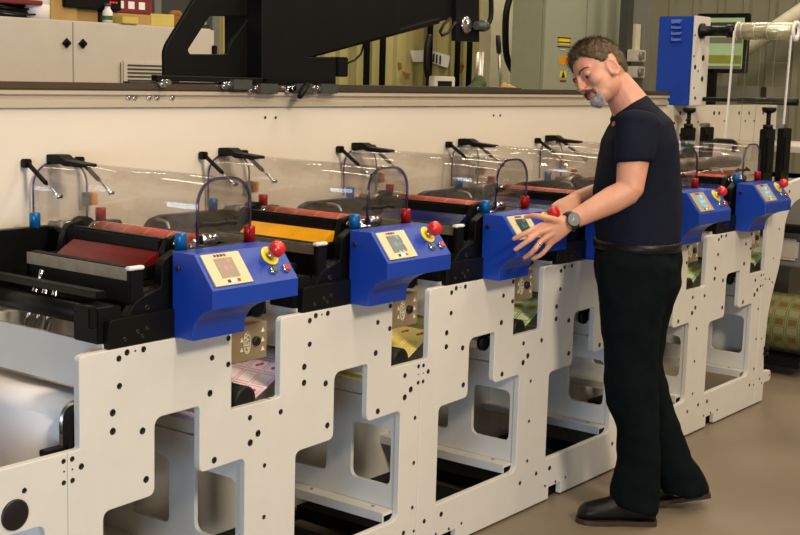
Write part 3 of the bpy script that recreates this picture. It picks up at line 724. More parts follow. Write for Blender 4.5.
o = MB().lathe((0, 0, 0), (0, 0, 1), [(0, .022), (.045, .022), (.055, .016), (.06, .012), (.07, .012)], 20).build('small_jar', M['paper']); o.location = (q.x, 2.06, Z0)
tag(o, 'small pale jar with green label in front of the black device', 'jar')
MB().cyl((0, 0, .07), (0, 0, .082), .014).build('lid', M['dgrey'], o); MB().cyl((0, 0, .012), (0, 0, .03), .0224, caps=False).build('jar_label', M['green'], o)
item('cardboard_tray', 'wide brown cardboard tray under the maroon carton', 'box', 133, 20, 2.10, .26, .2, .048, M['card'])
q = at(135, 18, Y=2.1)
o = MB().box(-.11, .11, -.06, .06, 0, .065, .003).build('maroon_carton', M['maroon']); o.location = (q.x, 2.17, Z0+.049)
tag(o, 'maroon carton with white labels standing on the cardboard tray', 'box')
for x in (-.09, -.03, .03): MB().box(x, x+.035, -.0615, -.059, .02, .052).build('carton_label', M['paper'], o)
q = at(132, 5, Y=2.1)
mb = MB().ell((0, 0, .03), (.1, .05, .03)); o = link('plastic_bag', remesh(mb, .01, 2), M['film']); o.location = (q.x+.02, 2.17, Z0+.115)
tag(o, 'crumpled clear plastic bag on top of the maroon carton', 'bag')
for v_ in o.data.vertices: v_.co += v_.normal*noise.noise(v_.co*30)*.012
for v_ in o.data.vertices: v_.co.z = max(v_.co.z, 0)
q = at(125, 21, Y=2.03)
o = MB().box(-.05, .04, -.03, .03, 0, .03, .003).build('label_packet', M['manila']); o.location = (q.x+.02, 2.04, Z0); tag(o, 'pale packet of labels at the cupboard edge below the maroon carton', 'packet')
q = at(163, 22, Y=2.1)
o = MB().box(-.055, .055, -.06, .06, 0, .055, .003).build('manila_box', M['manila']); o.location = (q.x, 2.13, Z0); o.rotation_euler = (0, 0, R(-25)); tag(o, 'tilted yellowish box beside the tape roll on the cupboard', 'box')
q = at(176, 20, Y=2.08)
mb = MB(); mb.lathe((0, 0, .038), (0, 1, 0), [(0, .016), (0, .038), (.03, .038), (.03, .016), (0, .016)], 28)
o = mb.build('tape_roll', M['rust']); o.location = (q.x, 2.07, Z0); tag(o, 'roll of brown tape standing on edge at cupboard end', 'tape roll')
# shelving beyond the cupboard
t = empty('storage_rack', (3.2, 4.2, 0), 'dark steel storage rack standing beyond the cupboard on the left', 'rack')
for x in (-1.7, -.6, .5, 1.0):
    for y in (-.3, .3): bar(t, x-.03, x+.03, y-.03, y+.03, 0, 3.2, 'upright', M['mgrey'], .003)
for z in (.4, 1.1, 1.8, 2.5): bar(t, -1.7, 1.0, -.3, .3, z, z+.05, 'shelf', M['dgrey'], .003)
rr = random.Random(5)
for i, (x, z, w, h, c) in enumerate(((-1.4, 1.85, .3, .3, 'maroon'), (-1.0, 1.85, .3, .26, 'card'), (-.35, 1.85, .4, .35, 'dgrey'), (.15, 1.85, .35, .28, 'blackm'), (.72, 1.85, .3, .4, 'dgrey'))):
    o = MB().box(-w/2, w/2, -.25, .2, 0, h, .004).build('stored_box', M[c]); o.location = (3.2+x, 4.2, z+.0005)
    tag(o, ['maroon box at the left end of the dark storage rack', 'brown box on the storage rack beside the maroon one', 'dark grey box in the middle of the storage rack', 'black box on the storage rack right of the middle', 'grey box at the right end of the storage rack'][i], 'box')
# ================================================================== things behind the panel, centre
def place(o, u, v, Y): q = at(u, v, Y=Y); o.location = q; return o
t = empty('building_column', (0, 0, 0), 'pale steel column behind the press, left of the grey cabinet', 'column')
xa = at(491, 40, Y=4).x; xb = at(509, 40, Y=4).x
bar(t, xa, xb, 4, 4.12, 0, 5.1, 'column_shaft', M['postw'], .002); bar(t, xa-.03, xb+.03, 3.97, 4.15, 0, .04, 'base_plate', M['postw'], .002)
xq = at(509, 40, Y=4.6).x; xr = at(526, 40, Y=4.6).x
o = MB().box(xq, xr, 4.6, 4.75, 0, 5.1, .01).build('wall_pier', M['postw']); tag(o, 'second paler upright pier between the column and the grey cabinet', 'pier')
xq = at(526, 40, Y=4.7).x; xr = at(548, 40, Y=4.7).x
o = MB().box(xq, xr, 4.7, 4.76, 0, 5.1, .01).build('dark_door_leaf', M['cabin']); tag(o, 'dark grey-green door leaf left of the electrical cabinet', 'door')
for i, u in enumerate((367, 383, 430, 458, 470)):
    q = at(u, 40, Y=4.85)
    o = MB().cyl((0, 0, 0), (0, 0, 4.8), .028).build('conduit_pipe', M['blackm']); o.location = (q.x, 4.85, 0)
    tag(o, ['thin black conduit at the right end of the hoist carriage', 'black conduit on the cream wall below the hoist jib', 'black conduit with a hose beside the pinned papers', 'thin black conduit under the left edge of hoist end block', 'thin black conduit under the right edge of hoist end block'][i], 'pipe')
def tube(pts, Y, r, name, m, label, cat):
    P3 = [at(u, v, Y=Y) for u, v in pts]; c = P3[0].copy()
    sm = []
    for i in range(len(P3)-1):
        p0 = P3[max(i-1, 0)]; p1 = P3[i]; p2 = P3[i+1]; p3 = P3[min(i+2, len(P3)-1)]
        for k in range(5):
            s = k/5; sm.append(.5*((2*p1)+(-p0+p2)*s+(2*p0-5*p1+4*p2-p3)*s*s+(-p0+3*p1-3*p2+p3)*s**3))
    sm.append(P3[-1])
    o = MB().chain([p-c for p in sm], r, 10).build(name, m); o.location = c; return tag(o, label, cat)
tube([(511, -6), (506, 15), (506, 50), (511, 68), (521, 80), (534, 87), (542, 88)], 3.6, .028, 'hose', M['rubber'], 'thick black hose curving down beside the pale column', 'hose')
tube([(430, 35), (427, 50), (427, 70), (431, 82), (436, 88)], 4.6, .03, 'hose', M['rubber'], 'black hose hanging in front of the pinned papers on the wall', 'hose')
tube([(491, -4), (491, 16), (488, 24)], 3.4, .02, 'hose', M['rubber'], 'short black cable loop at the hoist\'s right side', 'cable')
# lever
Yl = 1.2
p0 = at(501, 92, Y=Yl); p1 = at(499, 53, Y=Yl); p2 = at(498, 35, Y=Yl)
o = MB().chain([p0-p0, p1-p0], .0075).build('hand_lever', M['steel']); o.location = p0; tag(o, 'upright steel hand lever with black grip behind the panel', 'lever')
MB().chain([p1-p0, (p1+p2)/2-p0, p2-p0], [.012, .013, .011]).build('grip', M['rubber'], o)
o = MB().cyl((0, 0, -.25), (0, 0, at(479, 52, Y=1.5).z-1.5), .026, n=24).build('chrome_post', M['steel']); q = at(479, 80, Y=1.5); o.location = (q.x, 1.5, 1.5)
tag(o, 'short chrome post rising beside the green rag', 'post')
q = at(478, 85, Y=1.3); q.z = 1.475
o = link('green_rag', remesh(MB().ell((0, 0, 0), (.075, .05, .07)).ell((.0, 0, .05), (.04, .04, .04)).ell((.07, .0, -.01), (.05, .04, .05)), .008, 1), M['rag']); o.location = q
for v_ in o.data.vertices: v_.co += v_.normal*noise.noise(v_.co*22)*.02
tag(o, 'crumpled dark green rag lying at the foot of the chrome post', 'rag')
q = at(504, 86, Y=1.15); q.z = 1.468
o = link('cloth_bundle', remesh(MB().ell((0, 0, 0), (.03, .03, .07)).ell((.07, 0, .0), (.07, .03, .06)), .008, 1), M['card']); o.location = q
for v_ in o.data.vertices: v_.co += v_.normal*noise.noise(v_.co*25)*.015
tag(o, 'crumpled tan cloth beside the foot of the hand lever', 'cloth')
# one bench behind to carry rag and meter
t = empty('rear_bench', (3.4, 1.35, 0), 'narrow cream bench behind the white panel carrying the meter and rag', 'bench')
bar(t, -.9, 1.2, -.35, .35, 1.36, 1.4, 'top', M['cab'])
for x in (-.8, 1.1):
    for y in (-.28, .28): bar(t, x-.03, x+.03, y-.03, y+.03, 0, 1.36, 'leg', M['cab'])
qa = at(434, 76, Y=1.1); qb = at(455.5, 76, Y=1.1)
o = MB().box(0, qb.x-qa.x, 0, .03, 0, qa.z-1.4005, .004).build('meter_box', M['cab']); o.location = (qa.x, 1.1, 1.4005); tag(o, 'small beige meter box with dark window behind the panel', 'meter')
MB().box(.03, qb.x-qa.x-.03, -.003, .002, .02, qa.z-1.4-.022).build('display_window', M['blackm'], o)
# papers and stains on the cream wall
def wallpoly(pts, Y, th, name, m, label, cat):
    P3 = [at(u, v, Y=Y) for u, v in pts]; c = P3[0]
    me = plate([[(p.x-c.x, p.z-c.z) for p in P3]], 'Y', -th, 0, .0005); o = link(name, me, m); o.location = (c.x, Y, c.z); return tag(o, label, cat)
wallpoly([(409, 51), (425, 50), (432, 55), (430, 62), (412, 62)], 4.962, .02, 'crumpled_paper', M['paper'], 'crumpled white paper pinned on the cream wall, left of the notice', 'paper')
o = wallpoly([(432, 51), (449, 56), (446, 68), (431, 63)], 4.962, .02, 'notice_paper', M['paper'], 'slanted white notice with black marks pinned on the cream wall', 'notice')
for i, (a, b) in enumerate(((437, 58), (440, 59), (443.5, 60))):
    q = at(a, b, Y=4.9); MB().box(q.x-o.location.x-.012, q.x-o.location.x+.012, -.025, -.021, q.z-o.location.z-.04, q.z-o.location.z+.04).build('ink_mark', M['hole'], o)
wallpoly([(398, 62), (401, 63), (402, 69), (399, 70)], 4.96, .004, 'wall_stain', M['rust'], 'upper small rust stain on the cream wall left of the papers', 'stain')
wallpoly([(402, 71), (410, 74), (408, 79), (403, 75)], 4.96, .004, 'wall_stain', M['rust'], 'lower leaf shaped rust stain on the cream wall', 'stain')
wallpoly([(461, 63), (464.5, 66), (461, 73), (459, 70)], 4.96, .004, 'wall_stain', M['rust'], 'rust stain on the cream wall right of the notice', 'stain')
# grey electrical cabinet
xa = at(544, 40, Y=3).x; xm = at(586, 40, Y=3).x; xb = at(631, 40, Y=3).x
t = empty('electrical_cabinet', (xa, 3, 0), 'tall grey-green electrical cabinet with yellow warning labels behind the man\'s head', 'cabinet')
bar(t, 0, xb-xa, .03, .30, 0, 2.6, 'body', M['cabin'], .004)
bar(t, .01, xm-xa-.008, 0, .028, .1, 2.55, 'door', M['cabin'], .003); bar(t, xm-xa+.008, xb-xa-.01, 0, .028, .1, 2.55, 'door', M['cabin'], .003)
d = [c for c in kids(t) if c.name.startswith('door')][0]
for (u0, v0, u1, v1, mm) in ((559, 37, 569.5, 45, 'yellow'), (559, 56, 569, 65, 'amber'), (560, 71, 566, 78, 'yellow'), (560, 80, 566, 82, 'maroon'), (560, 49, 566, 50, 'paper')):
    a = at(u0, v0, Y=3); b = at(u1, v1, Y=3)
    o = MB().box(a.x-xa, b.x-xa, -.002, 0, b.z, a.z).build('warning_label', M[mm], d)
a = at(564, 41, Y=3)
for i in range(3):
    z = a.z+.02-i*.035; MB().box(a.x-xa-.1, a.x-xa+.1, -.0032, -.0021, z, z+.009).build('label_line', M['hole'], t)
a = at(563, 74.5, Y=3)
mt = MB(); mt.add([(a.x-xa-.03, -.003, a.z-.025), (a.x-xa+.03, -.003, a.z-.025), (a.x-xa, -.003, a.z+.03), (a.x-xa-.03, -.0021, a.z-.025), (a.x-xa+.03, -.0021, a.z-.025), (a.x-xa, -.0021, a.z+.03)], [(0, 1, 2), (5, 4, 3), (0, 3, 4, 1), (1, 4, 5, 2), (2, 5, 3, 0)])
mt.build('warning_triangle', M['hole'], t)
# switch post
Yp = 2.6
xa = at(632, 40, Y=Yp).x; xb = at(648, 40, Y=Yp).x
t = empty('switch_post', (xa, Yp, 0), 'grey steel post with two isolator switch boxes behind the man', 'post')
bar(t, 0, .1, .05, .12, 0, 3, 'post_channel', M['dgrey']); bar(t, .22, .32, .0, .12, 0, 3, 'post_channel', M['mgrey'])
bar(t, .12, .2, .03, .06, at(642, 50, Y=Yp).z, at(642, 24, Y=Yp).z, 'cover_strip', M['postw'])
for v0, v1 in ((50, 62), (66.5, 78)):
    s = bar(t, .0, .20, -.03, .04, at(640, v1, Y=Yp).z, at(640, v0, Y=Yp).z, 'switch_box', M['cab'], .006)
    zc_ = (at(640, v1, Y=Yp).z+at(640, v0, Y=Yp).z)/2
    MB().lathe((.1, -.03, zc_), (0, -1, 0), [(0, .035), (.015, .033), (.02, .02)]).box(.092, .108, -.065, -.048, zc_-.03, zc_+.03, .002).build('rotary_switch', M['mgrey'], s)
# ================================================================== unwind / rewind station on the right
XE = 4.5
ya = at(657, 60, X=XE).y; yb_ = at(691.5, 60, X=XE).y; zt = at(675, 16.3, X=XE).z-1.44
t = empty('control_enclosure', (XE, yb_, 1.44), 'blue steel control enclosure with louvres beside the man\'s neck', 'enclosure')
bar(t, 0, .19, 0.005, ya-yb_, 0, zt, 'body', M['blue'], .004)
for vv in (21.5, 27, 33, 39):
    a = at(671, vv, X=XE); b = at(682.5, vv, X=XE); y0_, y1_ = b.y-yb_, a.y-yb_; z_ = a.z-1.44
    MB().add([(-.001, y0_, z_+.012), (-.001, y1_, z_+.012), (-.001, y1_, z_-.014), (-.001, y0_, z_-.014), (-.014, y0_+.008, z_-.01), (-.014, y1_-.008, z_-.01)],
             [(0, 1, 5, 4), (3, 4, 5, 2), (0, 4, 3), (1, 2, 5)]).build('louvre', M['blue'], t)
YU = yb_
x0_ = at(692, 60, Y=YU).x; x1_ = at(706.5, 60, Y=YU).x
t = empty('unwind_frame', (x0_, YU, 1.439), 'white drilled upright plate with black mandrel above the panel, right of blue enclosure', 'frame')
za = at(698, 16, Y=YU).z-1.439
up_ = bar(t, 0, x1_-x0_, -.012, .004, 0, za, 'upright_plate', M['white'], .003)
for (u, v, r) in ((703, 58, 16), (695, 67, 12), (702, 79, 14), (698, 71, 6), (695, 98, 9), (694, 56, 5), (694, 88, 5), (695, 35, 5)):
    q = at(u, v, Y=YU-.012); MB().lathe((q.x-x0_, -.0115, q.z-1.439), (0, -1, 0), [(0, r/1000), (.002, r/1000)], 14).build('drilled_hole', M['hole'], up_)
q = at(701, 31, Y=YU-.012); xs, zs = q.x-x0_, q.z-1.439
MB().lathe((xs, -.012, zs), (0, -1, 0), [(0, .04), (.015, .04), (.018, .027), (.15, .027), (.15, .034), (.19, .034), (.19, .025), (.50, .025)], 28).build('mandrel', M['black'], t)
q = at(703, 99, Y=YU-.012); xb_, zb_ = q.x-x0_, q.z-1.439
MB().lathe((xb_, -.012, zb_), (0, -1, 0), [(0, .011), (.20, .011), (.20, .018), (.52, .018), (.52, .012)], 20).build('idler_bar', M['black'], t)
XF = x0_+xs; ZF = 1.439+zs
q0 = at(738, 31, X=XF); q1 = at(795, 31, X=XF)
t2 = empty('film_roll', (XF, q0.y, ZF), 'clear film roll on the black mandrel, top right', 'film roll')
L_ = q0.y-q1.y
MB().lathe((0, 0, 0), (0, -1, 0), [(0, .048), (.006, .048), (.006, .027), (0, .027)], 32).build('core_flange', M['paper'], t2)
MB().lathe((0, -L_, 0), (0, -1, 0), [(0, .052), (.012, .052), (.012, .027), (0, .027)], 32).build('core_flange', M['paper'], t2)
me_ = MB().cyl((0, -.006, 0), (0, -L_, 0), .044, n=36).build('wound_film', mat('silvery_wound_film', (214, 206, 176), .25, metal=.45, var=.25, scale=14), t2)
for i in range(4):
    y = -.03-i*(L_-.05)/3.6; MB().cyl((0, y, 0), (0, y-.003, 0), .0445, n=36).build('slit_line', M['paper'], me_)
t3 = empty('film_web', (XF-.046, q0.y, ZF), 'clear film web with white printed edges hanging from the roll', 'film')
zb2 = -(ZF-1.17)
fs = MB().add([(0, 0, 0), (0, -L_, 0), (-.03, -L_, zb2), (-.03, 0, zb2)], [(0, 1, 2, 3)]); fs.build('film_sheet', M['film'], t3)
for y in (0, -L_): MB().add([(0, y-.006, 0), (0, y+.006, 0), (-.03, y+.006, zb2), (-.03, y-.006, zb2), (.001, y-.006, 0), (.001, y+.006, 0), (-.029, y+.006, zb2), (-.029, y-.006, zb2)],
             [(0, 1, 2, 3), (7, 6, 5, 4), (0, 3, 7, 4), (1, 5, 6, 2)]).build('printed_edge', M['paper'], t3)
for i in range(1, 4): y = -L_*i/4; MB().chain([(0, y, 0), (-.03, y, zb2)], .0008, 4).build('slit_line', M['mgrey'], t3)
for zz in (-.16, -.36, -.56): MB().chain([(-.03*zz/zb2, 0, zz), (-.03*zz/zb2, -L_, zz)], .0008, 4).build('slit_line', M['mgrey'], t3)
# die station: towers with adjusting screws
TL = [('die_station_tower', 4.09, 4.215, .03, 'nearer left black tower with adjusting screw at press end'),
      ('die_station_tower', 4.31, 4.425, .03, 'nearer right black tower of the die station at far right')]
for nm, x0_, x1_, y, lb in TL + [('die_station_tower', 4.42, 4.55, .60, 'rear left black tower with tall screw below the white upright'), ('die_station_tower', 4.66, 4.78, .60, 'rear right black tower without a hand wheel, beside the tall one')]:
    t = empty(nm, ((x0_+x1_)/2, y+.03, .9), lb, 'machine tower', 'towers of the die station')
    w = (x1_-x0_)/2; zt = 1.35-.9 if y < .1 else 1.325-.9
    bar(t, -w, w, -.03, .0, .0, zt, 'column', M['black'], .004)
    bar(t, -w*.6, w*.6, -.036, -.03, .24, zt-.04, 'slide_cover', M['blackm'], .002)
    if 'screw' in lb:
        hh = .085
        MB().cyl((0, -.015, zt), (0, -.015, zt+hh), .011).cyl((0, -.015, zt), (0, -.015, zt+.02), .024).build('screw', M['blackm'], t)
        MB().lathe((0, -.015, zt+hh-.01), (0, 0, 1), [(0, .018), (.01, .033), (.026, .035), (.028, .03)]).build('hand_wheel', M['blackm'], t)
    else:
        MB().box(-.03, .03, -.02, .02, zt, zt+.02, .004).build('top_block', M['steel'], t)
# black handle on grey guard between
a = at(720, 140, Y=.3); 
t = empty('die_station_guard', (a.x, .3, a.z), 'clear guard with a black pull handle at the far right units', 'guard')
MB().chain([(-.14, -.01, -.05), (-.13, -.02, -.01), (-.09, -.02, .0), (.1, -.02, -.01), (.14, -.02, -.02), (.15, -.01, -.06)], .013).build('pull_handle', M['blackm'], t)
bar(t, -.35, .35, 0, .006, -.25, -.04, 'clear_sheet', M['acrylic'], .001)
for i, (z, c) in enumerate(((-.12, 'steel'), (-.19, 'sleeve'), (-.24, 'steel'))):
    MB().cyl((-.3, .12, z), (.5, .12, z-.01), .03 if c == 'steel' else .025).build('die_roller', M[c], t)
# pale label rewinder at the far right
t = empty('rewinder_cabinet', (5.55, .3, 0), 'grey rewinder cabinet behind the end frame at the right edge', 'cabinet')
bar(t, -.0, .45, .12, 1.0, .0, 1.02, 'body', M['mgrey'], .01)
bar(t, -.45, .45, -.2, .7, .56, 1.02, 'side_panel', M['mgrey'], .008)
bar(t, -.47, -.45, -.1, .7, .6, .72, 'cover_plate', M['cab'], .015)
bar(t, -.55, -.43, -.3, .3, .76, .80, 'roller_bar', M['blackm'], .01)
XR = 5.0
t = empty('label_roll', (XR, .0, .262), 'large roll of green and red printed labels behind the end frame', 'label roll')
bm = bmesh.new(); uvl = bm.loops.layers.uv.new('UVMap'); n_ = 48; r_ = .162
rows = [[bm.verts.new((r_*math.cos(2*math.pi*i/n_), y, r_*math.sin(2*math.pi*i/n_))) for i in range(n_)] for y in (0, .6)]
for i in range(n_):
    j = (i+1) % n_; fc = bm.faces.new((rows[0][i], rows[1][i], rows[1][j], rows[0][j])); fc.smooth = True
    for lp, (a, b) in zip(fc.loops, ((0, i), (.6, i), (.6, i+1), (0, i+1))): lp[uvl].uv = (a, b*2*math.pi*r_/n_)
me = bpy.data.meshes.new('label_surface'); bm.to_mesh(me); bm.free(); link('label_surface', me, M['lab_roll'], t)
MB().cyl((0, .001, 0), (0, .599, 0), r_-.003, n=48).build('roll_core', M['paper'], t)
MB().cyl((0, -.0, 0), (0, .65, 0), .04).build('core_shaft', M['hole'], t)
t = empty('roll_stand', (XR, .66, 0), 'black stand on the floor holding the shaft of the large label roll', 'stand')
bar(t, -.1, .1, -.005, .04, 0, .36, 'upright', M['blackm'], .004); bar(t, -.17, .1, -.6, -.01, .05, .1, 'cross_beam', M['blackm'], .004)
# monitor
XM = 6.4
a = at(697.5, 13.5, X=XM); b = at(748.5, 18, X=XM); c = at(742, 73.5, X=XM); d_ = at(704, 71, X=XM)
ym = (a.y+b.y)/2; w = (a.y-b.y)/2; zt, zb = a.z, c.z
t = empty('computer_monitor', (XM, ym, 1.2), 'computer monitor with pale green screen behind the black mandrel', 'monitor')
bar(t, 0, .05, -w, w, zb-1.2, zt-1.2, 'casing', M['blackm'], .006)
s = bar(t, -.003, .001, -w+.025, w-.025, zb-1.2+.03, zt-1.2-.03, 'screen', M['screen'], .0005)
hh = zt-zb
for z0, z1, c_ in ((.78, .85, 'dgrey'), (.16, .3, 'olive'), (.07, .12, 'mgrey'), (.5, .6, 'mgrey')):
    MB().box(-.0045, -.003, -w+.03, w-.03, zb-1.2+hh*z0, zb-1.2+hh*z1).build('screen_band', M[c_], s)
bar(t, .0, .06, w*.2, w*.7, 0, zb-1.2+.02, 'stand', M['blackm'], .004)
bar(t, -.12, .2, -.25, .25, -.02, 0, 'stand_foot', M['blackm'], .004)
hc_ = at(735, 86, X=6.6).z-1.1805
o = MB().box(-.12, .25, -.30, .1, 0, hc_, .006).build('grey_case', M['mgrey']); q = at(738, 98, X=6.6); o.location = (6.72, q.y+.1, 1.18); tag(o, 'grey equipment case on the desk right of the monitor stand', 'case')
MB().box(-.125, -.12, -.298, -.26, .02, hc_).build('dark_edge', M['blackm'], o)
t = empty('operator_desk', (6.5, 1.3, 0), 'pale desk carrying the monitor, behind the press end', 'desk')
bar(t, -.4, .4, -1.0, .8, 1.14, 1.179, 'top', M['cab'])
for x in (-.35, .35):
    for y in (-.95, .75): bar(t, x-.03, x+.03, y-.03, y+.03, 0, 1.14, 'leg', M['cab'])
# brace
a = at(668, 100, X=10.3); b = at(806, 8, X=10.3); 
o = MB().cyl((0, 0, 0), b+(b-a)*.4-a, .075, n=14).build('diagonal_brace', M['postw']); o.location = a; tag(o, 'pale diagonal roof brace crossing the grey wall at top right', 'brace')
# ================================================================== THE MAN
M0 = Vector((2.2, -.25, 0)); F_ = Vector((-.65, .76, 0)).normalized(); Lt = Vector((-.76, -.65, 0)).normalized(); Zv = Vector((0, 0, 1))
def S(u, v, s):
    d = FW + RT*((u-400)/FPX) - UT*((v-267.5)/FPX)
    return CAM + d*((s-(CAM-M0).dot(Lt))/d.dot(Lt))
def limb(mb, pts, n=20, hem=0):
    """pts: (point, in-plane radius, lateral radius)"""
    secs = []; k = len(pts)
    for i, (p, a, b) in enumerate(pts):
        t_ = (pts[min(i+1, k-1)][0]-pts[max(i-1, 0)][0]).normalized()
        la = (Lt-t_*Lt.dot(t_)).normalized(); ia = t_.cross(la).normalized()
        secs.append((p, ia*a, la*b))
    # rounded ends
    def cap(sec, out):
        c, a, b = sec; r = min(a.length, b.length)
        return [(c+out*r*math.sin(q)*.6, a*math.cos(q), b*math.cos(q)) for q in (R(35), R(65), R(85))]
    if hem:
        c, a, b = secs[-1]; a = a if a.dot(F_) > 0 else -a; b = b if b.dot(Lt) > 0 else -b
        cc = cap(secs[0], (pts[0][0]-pts[1][0]).normalized())
        mb.rings([(c2, (a2 if a2.dot(F_) > 0 else -a2), (b2 if b2.dot(Lt) > 0 else -b2)) for c2, a2, b2 in list(reversed(cc))+secs[:-1]]+[(c, a+Zv*hem, b)], n); return
    o0 = (pts[0][0]-pts[1][0]).normalized(); o1 = (pts[-1][0]-pts[-2][0]).normalized()
    mb.rings(list(reversed(cap(secs[0], o0)))+secs+cap(secs[-1], o1), n)
def H(u1, v1, u2, v2, s):
    """centre and half width between two outline pixels at lateral offset s"""
    a, b = S(u1, v1, s), S(u2, v2, s); return (a+b)/2, (a-b).length/2
# --- head frame
TC = -FW
HL = (RT*.30+UT*.38+TC*.875).normalized()
HF = (RT*-.79+UT*-.415+TC*.45); HF = (HF-HL*HF.dot(HL)).normalized()
HU = HF.cross(HL).normalized()
HO = S(598.5, 68, 0)
def hp(f, l, u): return HO+HF*f+HL*l+HU*u
AX = (HF, HL, HU)
def build_man():
    mb = MB()
    # head
    mb.ell(hp(-.004, 0, .0), (.095, .075, .092), AX, 36, 28)
    mb.ell(hp(.034, 0, -.045), (.058, .062, .07), AX)
    mb.ell(hp(.026, 0, -.074), (.062, .058, .046), AX)
    mb.ell(hp(.055, 0, -.092), (.040, .042, .030), AX)
    mb.ell(hp(.084, 0, -.107), (.018, .022, .016), AX)
    mb.ell(hp(.068, 0, .008), (.027, .054, .022), AX)
    for s in (-1, 1):
        mb.ell(hp(.056, .034*s, -.040), (.034, .027, .030), AX)
    mb.rings([(hp(.088, 0, .012), HL*.007, HF*.008), (hp(.100, 0, -.012), HL*.008, HF*.010), (hp(.113, 0, -.036), HL*.012, HF*.012), (hp(.112, 0, -.047), HL*.0155, HF*.012), (hp(.094, 0, -.053), HL*.012, HF*.008)], 14)
    mb.ell(hp(.088, 0, -.073), (.017, .026, .014), AX)
    for s in (-1, 1):                                          # ears
        c = hp(.006, .0765*s, -.040); bk = (-HF*.9+HL*s*.42).normalized(); n_ = 24
        pts = [c+bk*(.0165*math.sin(q))+HU*(.030*math.cos(q)+.002*math.sin(q))+HF*.004 for q in [2*math.pi*i/n_ for i in range(n_)]]
        mb.chain(pts+[pts[0]], .0048, 8); mb.ell(c-HL*s*.004, (.014, .007, .025), (bk, HL, HU)); mb.ell(c-HU*.025+HF*.006, (.008, .006, .010), AX)
    # neck + torso + legs
    neck = [(S(612, 80, 0), .055, .056), (S(622, 93, 0), .060, .06), (S(631, 108, 0), .070, .075)]
    limb(mb, neck)
    tor = [(634, 104, 14, .07), (637, 118, 24, .15), (638, 140, 33, .18), (637, 165, 38, .17), (637, 195, 40, .16), (637, 225, 39, .155), (637, 252, 33, .14), (639, 285, 27, .12)]
    limb(mb, [(S(u, v, 0), r/297, b) for u, v, r, b in tor], 28)
    for s, leg in ((.085, LEGL), (-.085, LEGR)):
        limb(mb, [(S(u, v, s), max(r/300-.03, .036), max(b-.02, .035)) for u, v, r, b in leg[:-1]])
    # left arm
    shL = S(638, 122, .175); elL = S(629.5, 191, .235); wrL = at(570, 221.5, Y=-.245)
    limb(mb, [(shL, .058, .055), (shL.lerp(elL, .5), .055, .05), (elL, .046, .044)])
    fm = elL.lerp(wrL, .3)
    limb(mb, [(elL, .044, .042), (fm, .046, .043), (elL.lerp(wrL, .7), .036, .034), (wrL, .029, .024)])
    # right arm
    shR = S(640, 122, -.175); elR = Vector((2.30, -.12, 1.16)); wrR = at(575, 199, Y=-.10)
    limb(mb, [(shR, .058, .055), (shR.lerp(elR, .5), .052, .048), (elR, .043, .04)])
    limb(mb, [(elR, .041, .038), (elR.lerp(wrR, .35), .041, .038), (wrR, .026, .026)])
    # left hand: back of the hand towards camera
    kn = [at(541, 225.5, Y=-.185), at(538, 233, Y=-.19), at(541, 241, Y=-.195), at(548, 247, Y=-.20)]
    across = (kn[3]-kn[0]).normalized(); kc = (kn[0]+kn[3])/2
    fwd = (kc-wrL).normalized(); nrm = fwd.cross(across).normalized(); ac = nrm.cross(fwd).normalized()
    mb.rings([(wrL-fwd*.01, ac*.022, nrm*.016), (wrL, ac*.027, nrm*.019), (wrL.lerp(kc, .35), ac*.036, nrm*.019), (wrL.lerp(kc, .7), ac*.041, nrm*.017), (kc, ac*.041, nrm*.014), (kc+fwd*.008, ac*.036, nrm*.009)], 20)
    def finger(pts, r0, r1):
        P_ = []
        for i in range(len(pts)-1):
            P_ += [pts[i].lerp(pts[i+1], q/4) for q in range(4)]
        P_.append(pts[-1]); d = (pts[-1]-pts[-2]).normalized()
        rs = [r0+(r1-r0)*i/(len(P_)-1) for i in range(len(P_))]
        for q in (30, 60, 82): P_.append(pts[-1]+d*r1*math.sin(R(q))); rs.append(r1*math.cos(R(q)))
        mb.chain(P_, rs, 12)
    tips = [[(529, 231.5, -.178), (521, 235.5, -.16), (514, 238.8, -.14)],
            [(529, 240, -.185), (522, 245, -.168), (515.5, 249.5, -.15)],
            [(535, 249, -.19), (530, 254, -.175), (524.5, 257.5, -.155)],
            [(543, 253, -.19), (538.5, 256.5, -.178), (533, 259, -.16)]]
    for i in range(4):
        finger([wrL.lerp(kn[i], .6), kn[i]]+[at(u, v, Y=y) for u, v, y in tips[i]], .0112 if i < 3 else .0098, .0082 if i < 3 else .0072)
    finger([wrL.lerp(kn[0], .25)+nrm*0, at(552, 219, Y=-.215), at(541, 216.5, Y=-.19), at(533, 215.5, Y=-.165), at(526, 216.8, Y=-.14)], .013, .008)
    # right hand on the far end of the console
    k2 = [at(562, 205.5, Y=-.10), at(563, 208.5, Y=-.115), at(565, 211.5, Y=-.13), at(567, 214, Y=-.145)]
    kc2 = (k2[0]+k2[3])/2; fw2 = (kc2-wrR).normalized(); ac2 = (k2[3]-k2[0]).normalized(); nm2 = fw2.cross(ac2).normalized(); ac2 = nm2.cross(fw2)
    mb.rings([(wrR, ac2*.026, nm2*.022), (wrR.lerp(kc2, .4), ac2*.035, nm2*.022), (kc2, ac2*.038, nm2*.016), (kc2+fw2*.008, ac2*.034, nm2*.009)], 18)
    for i, (u, v, y) in enumerate(((553, 214, -.09), (552, 218, -.105), (554, 221, -.12), (558, 223, -.13))):
        finger([wrR.lerp(k2[i], .6), k2[i], k2[i].lerp(at(u, v, Y=y), .5)-nm2*0+Vector((0, 0, .004)), at(u, v, Y=y)], .010, .007)
    finger([wrR.lerp(k2[0], .2), at(567, 199.5, Y=-.085), at(559, 202, Y=-.08), at(553, 206, Y=-.08)], .012, .008)
    me = remesh(mb, .0042, 3, .5)
    o = link('person', me, M['skin']); return o, wrL, elL, kn, at(529, 240, Y=-.185), (shL, elL), (shR, elR), nrm, ac, fwd
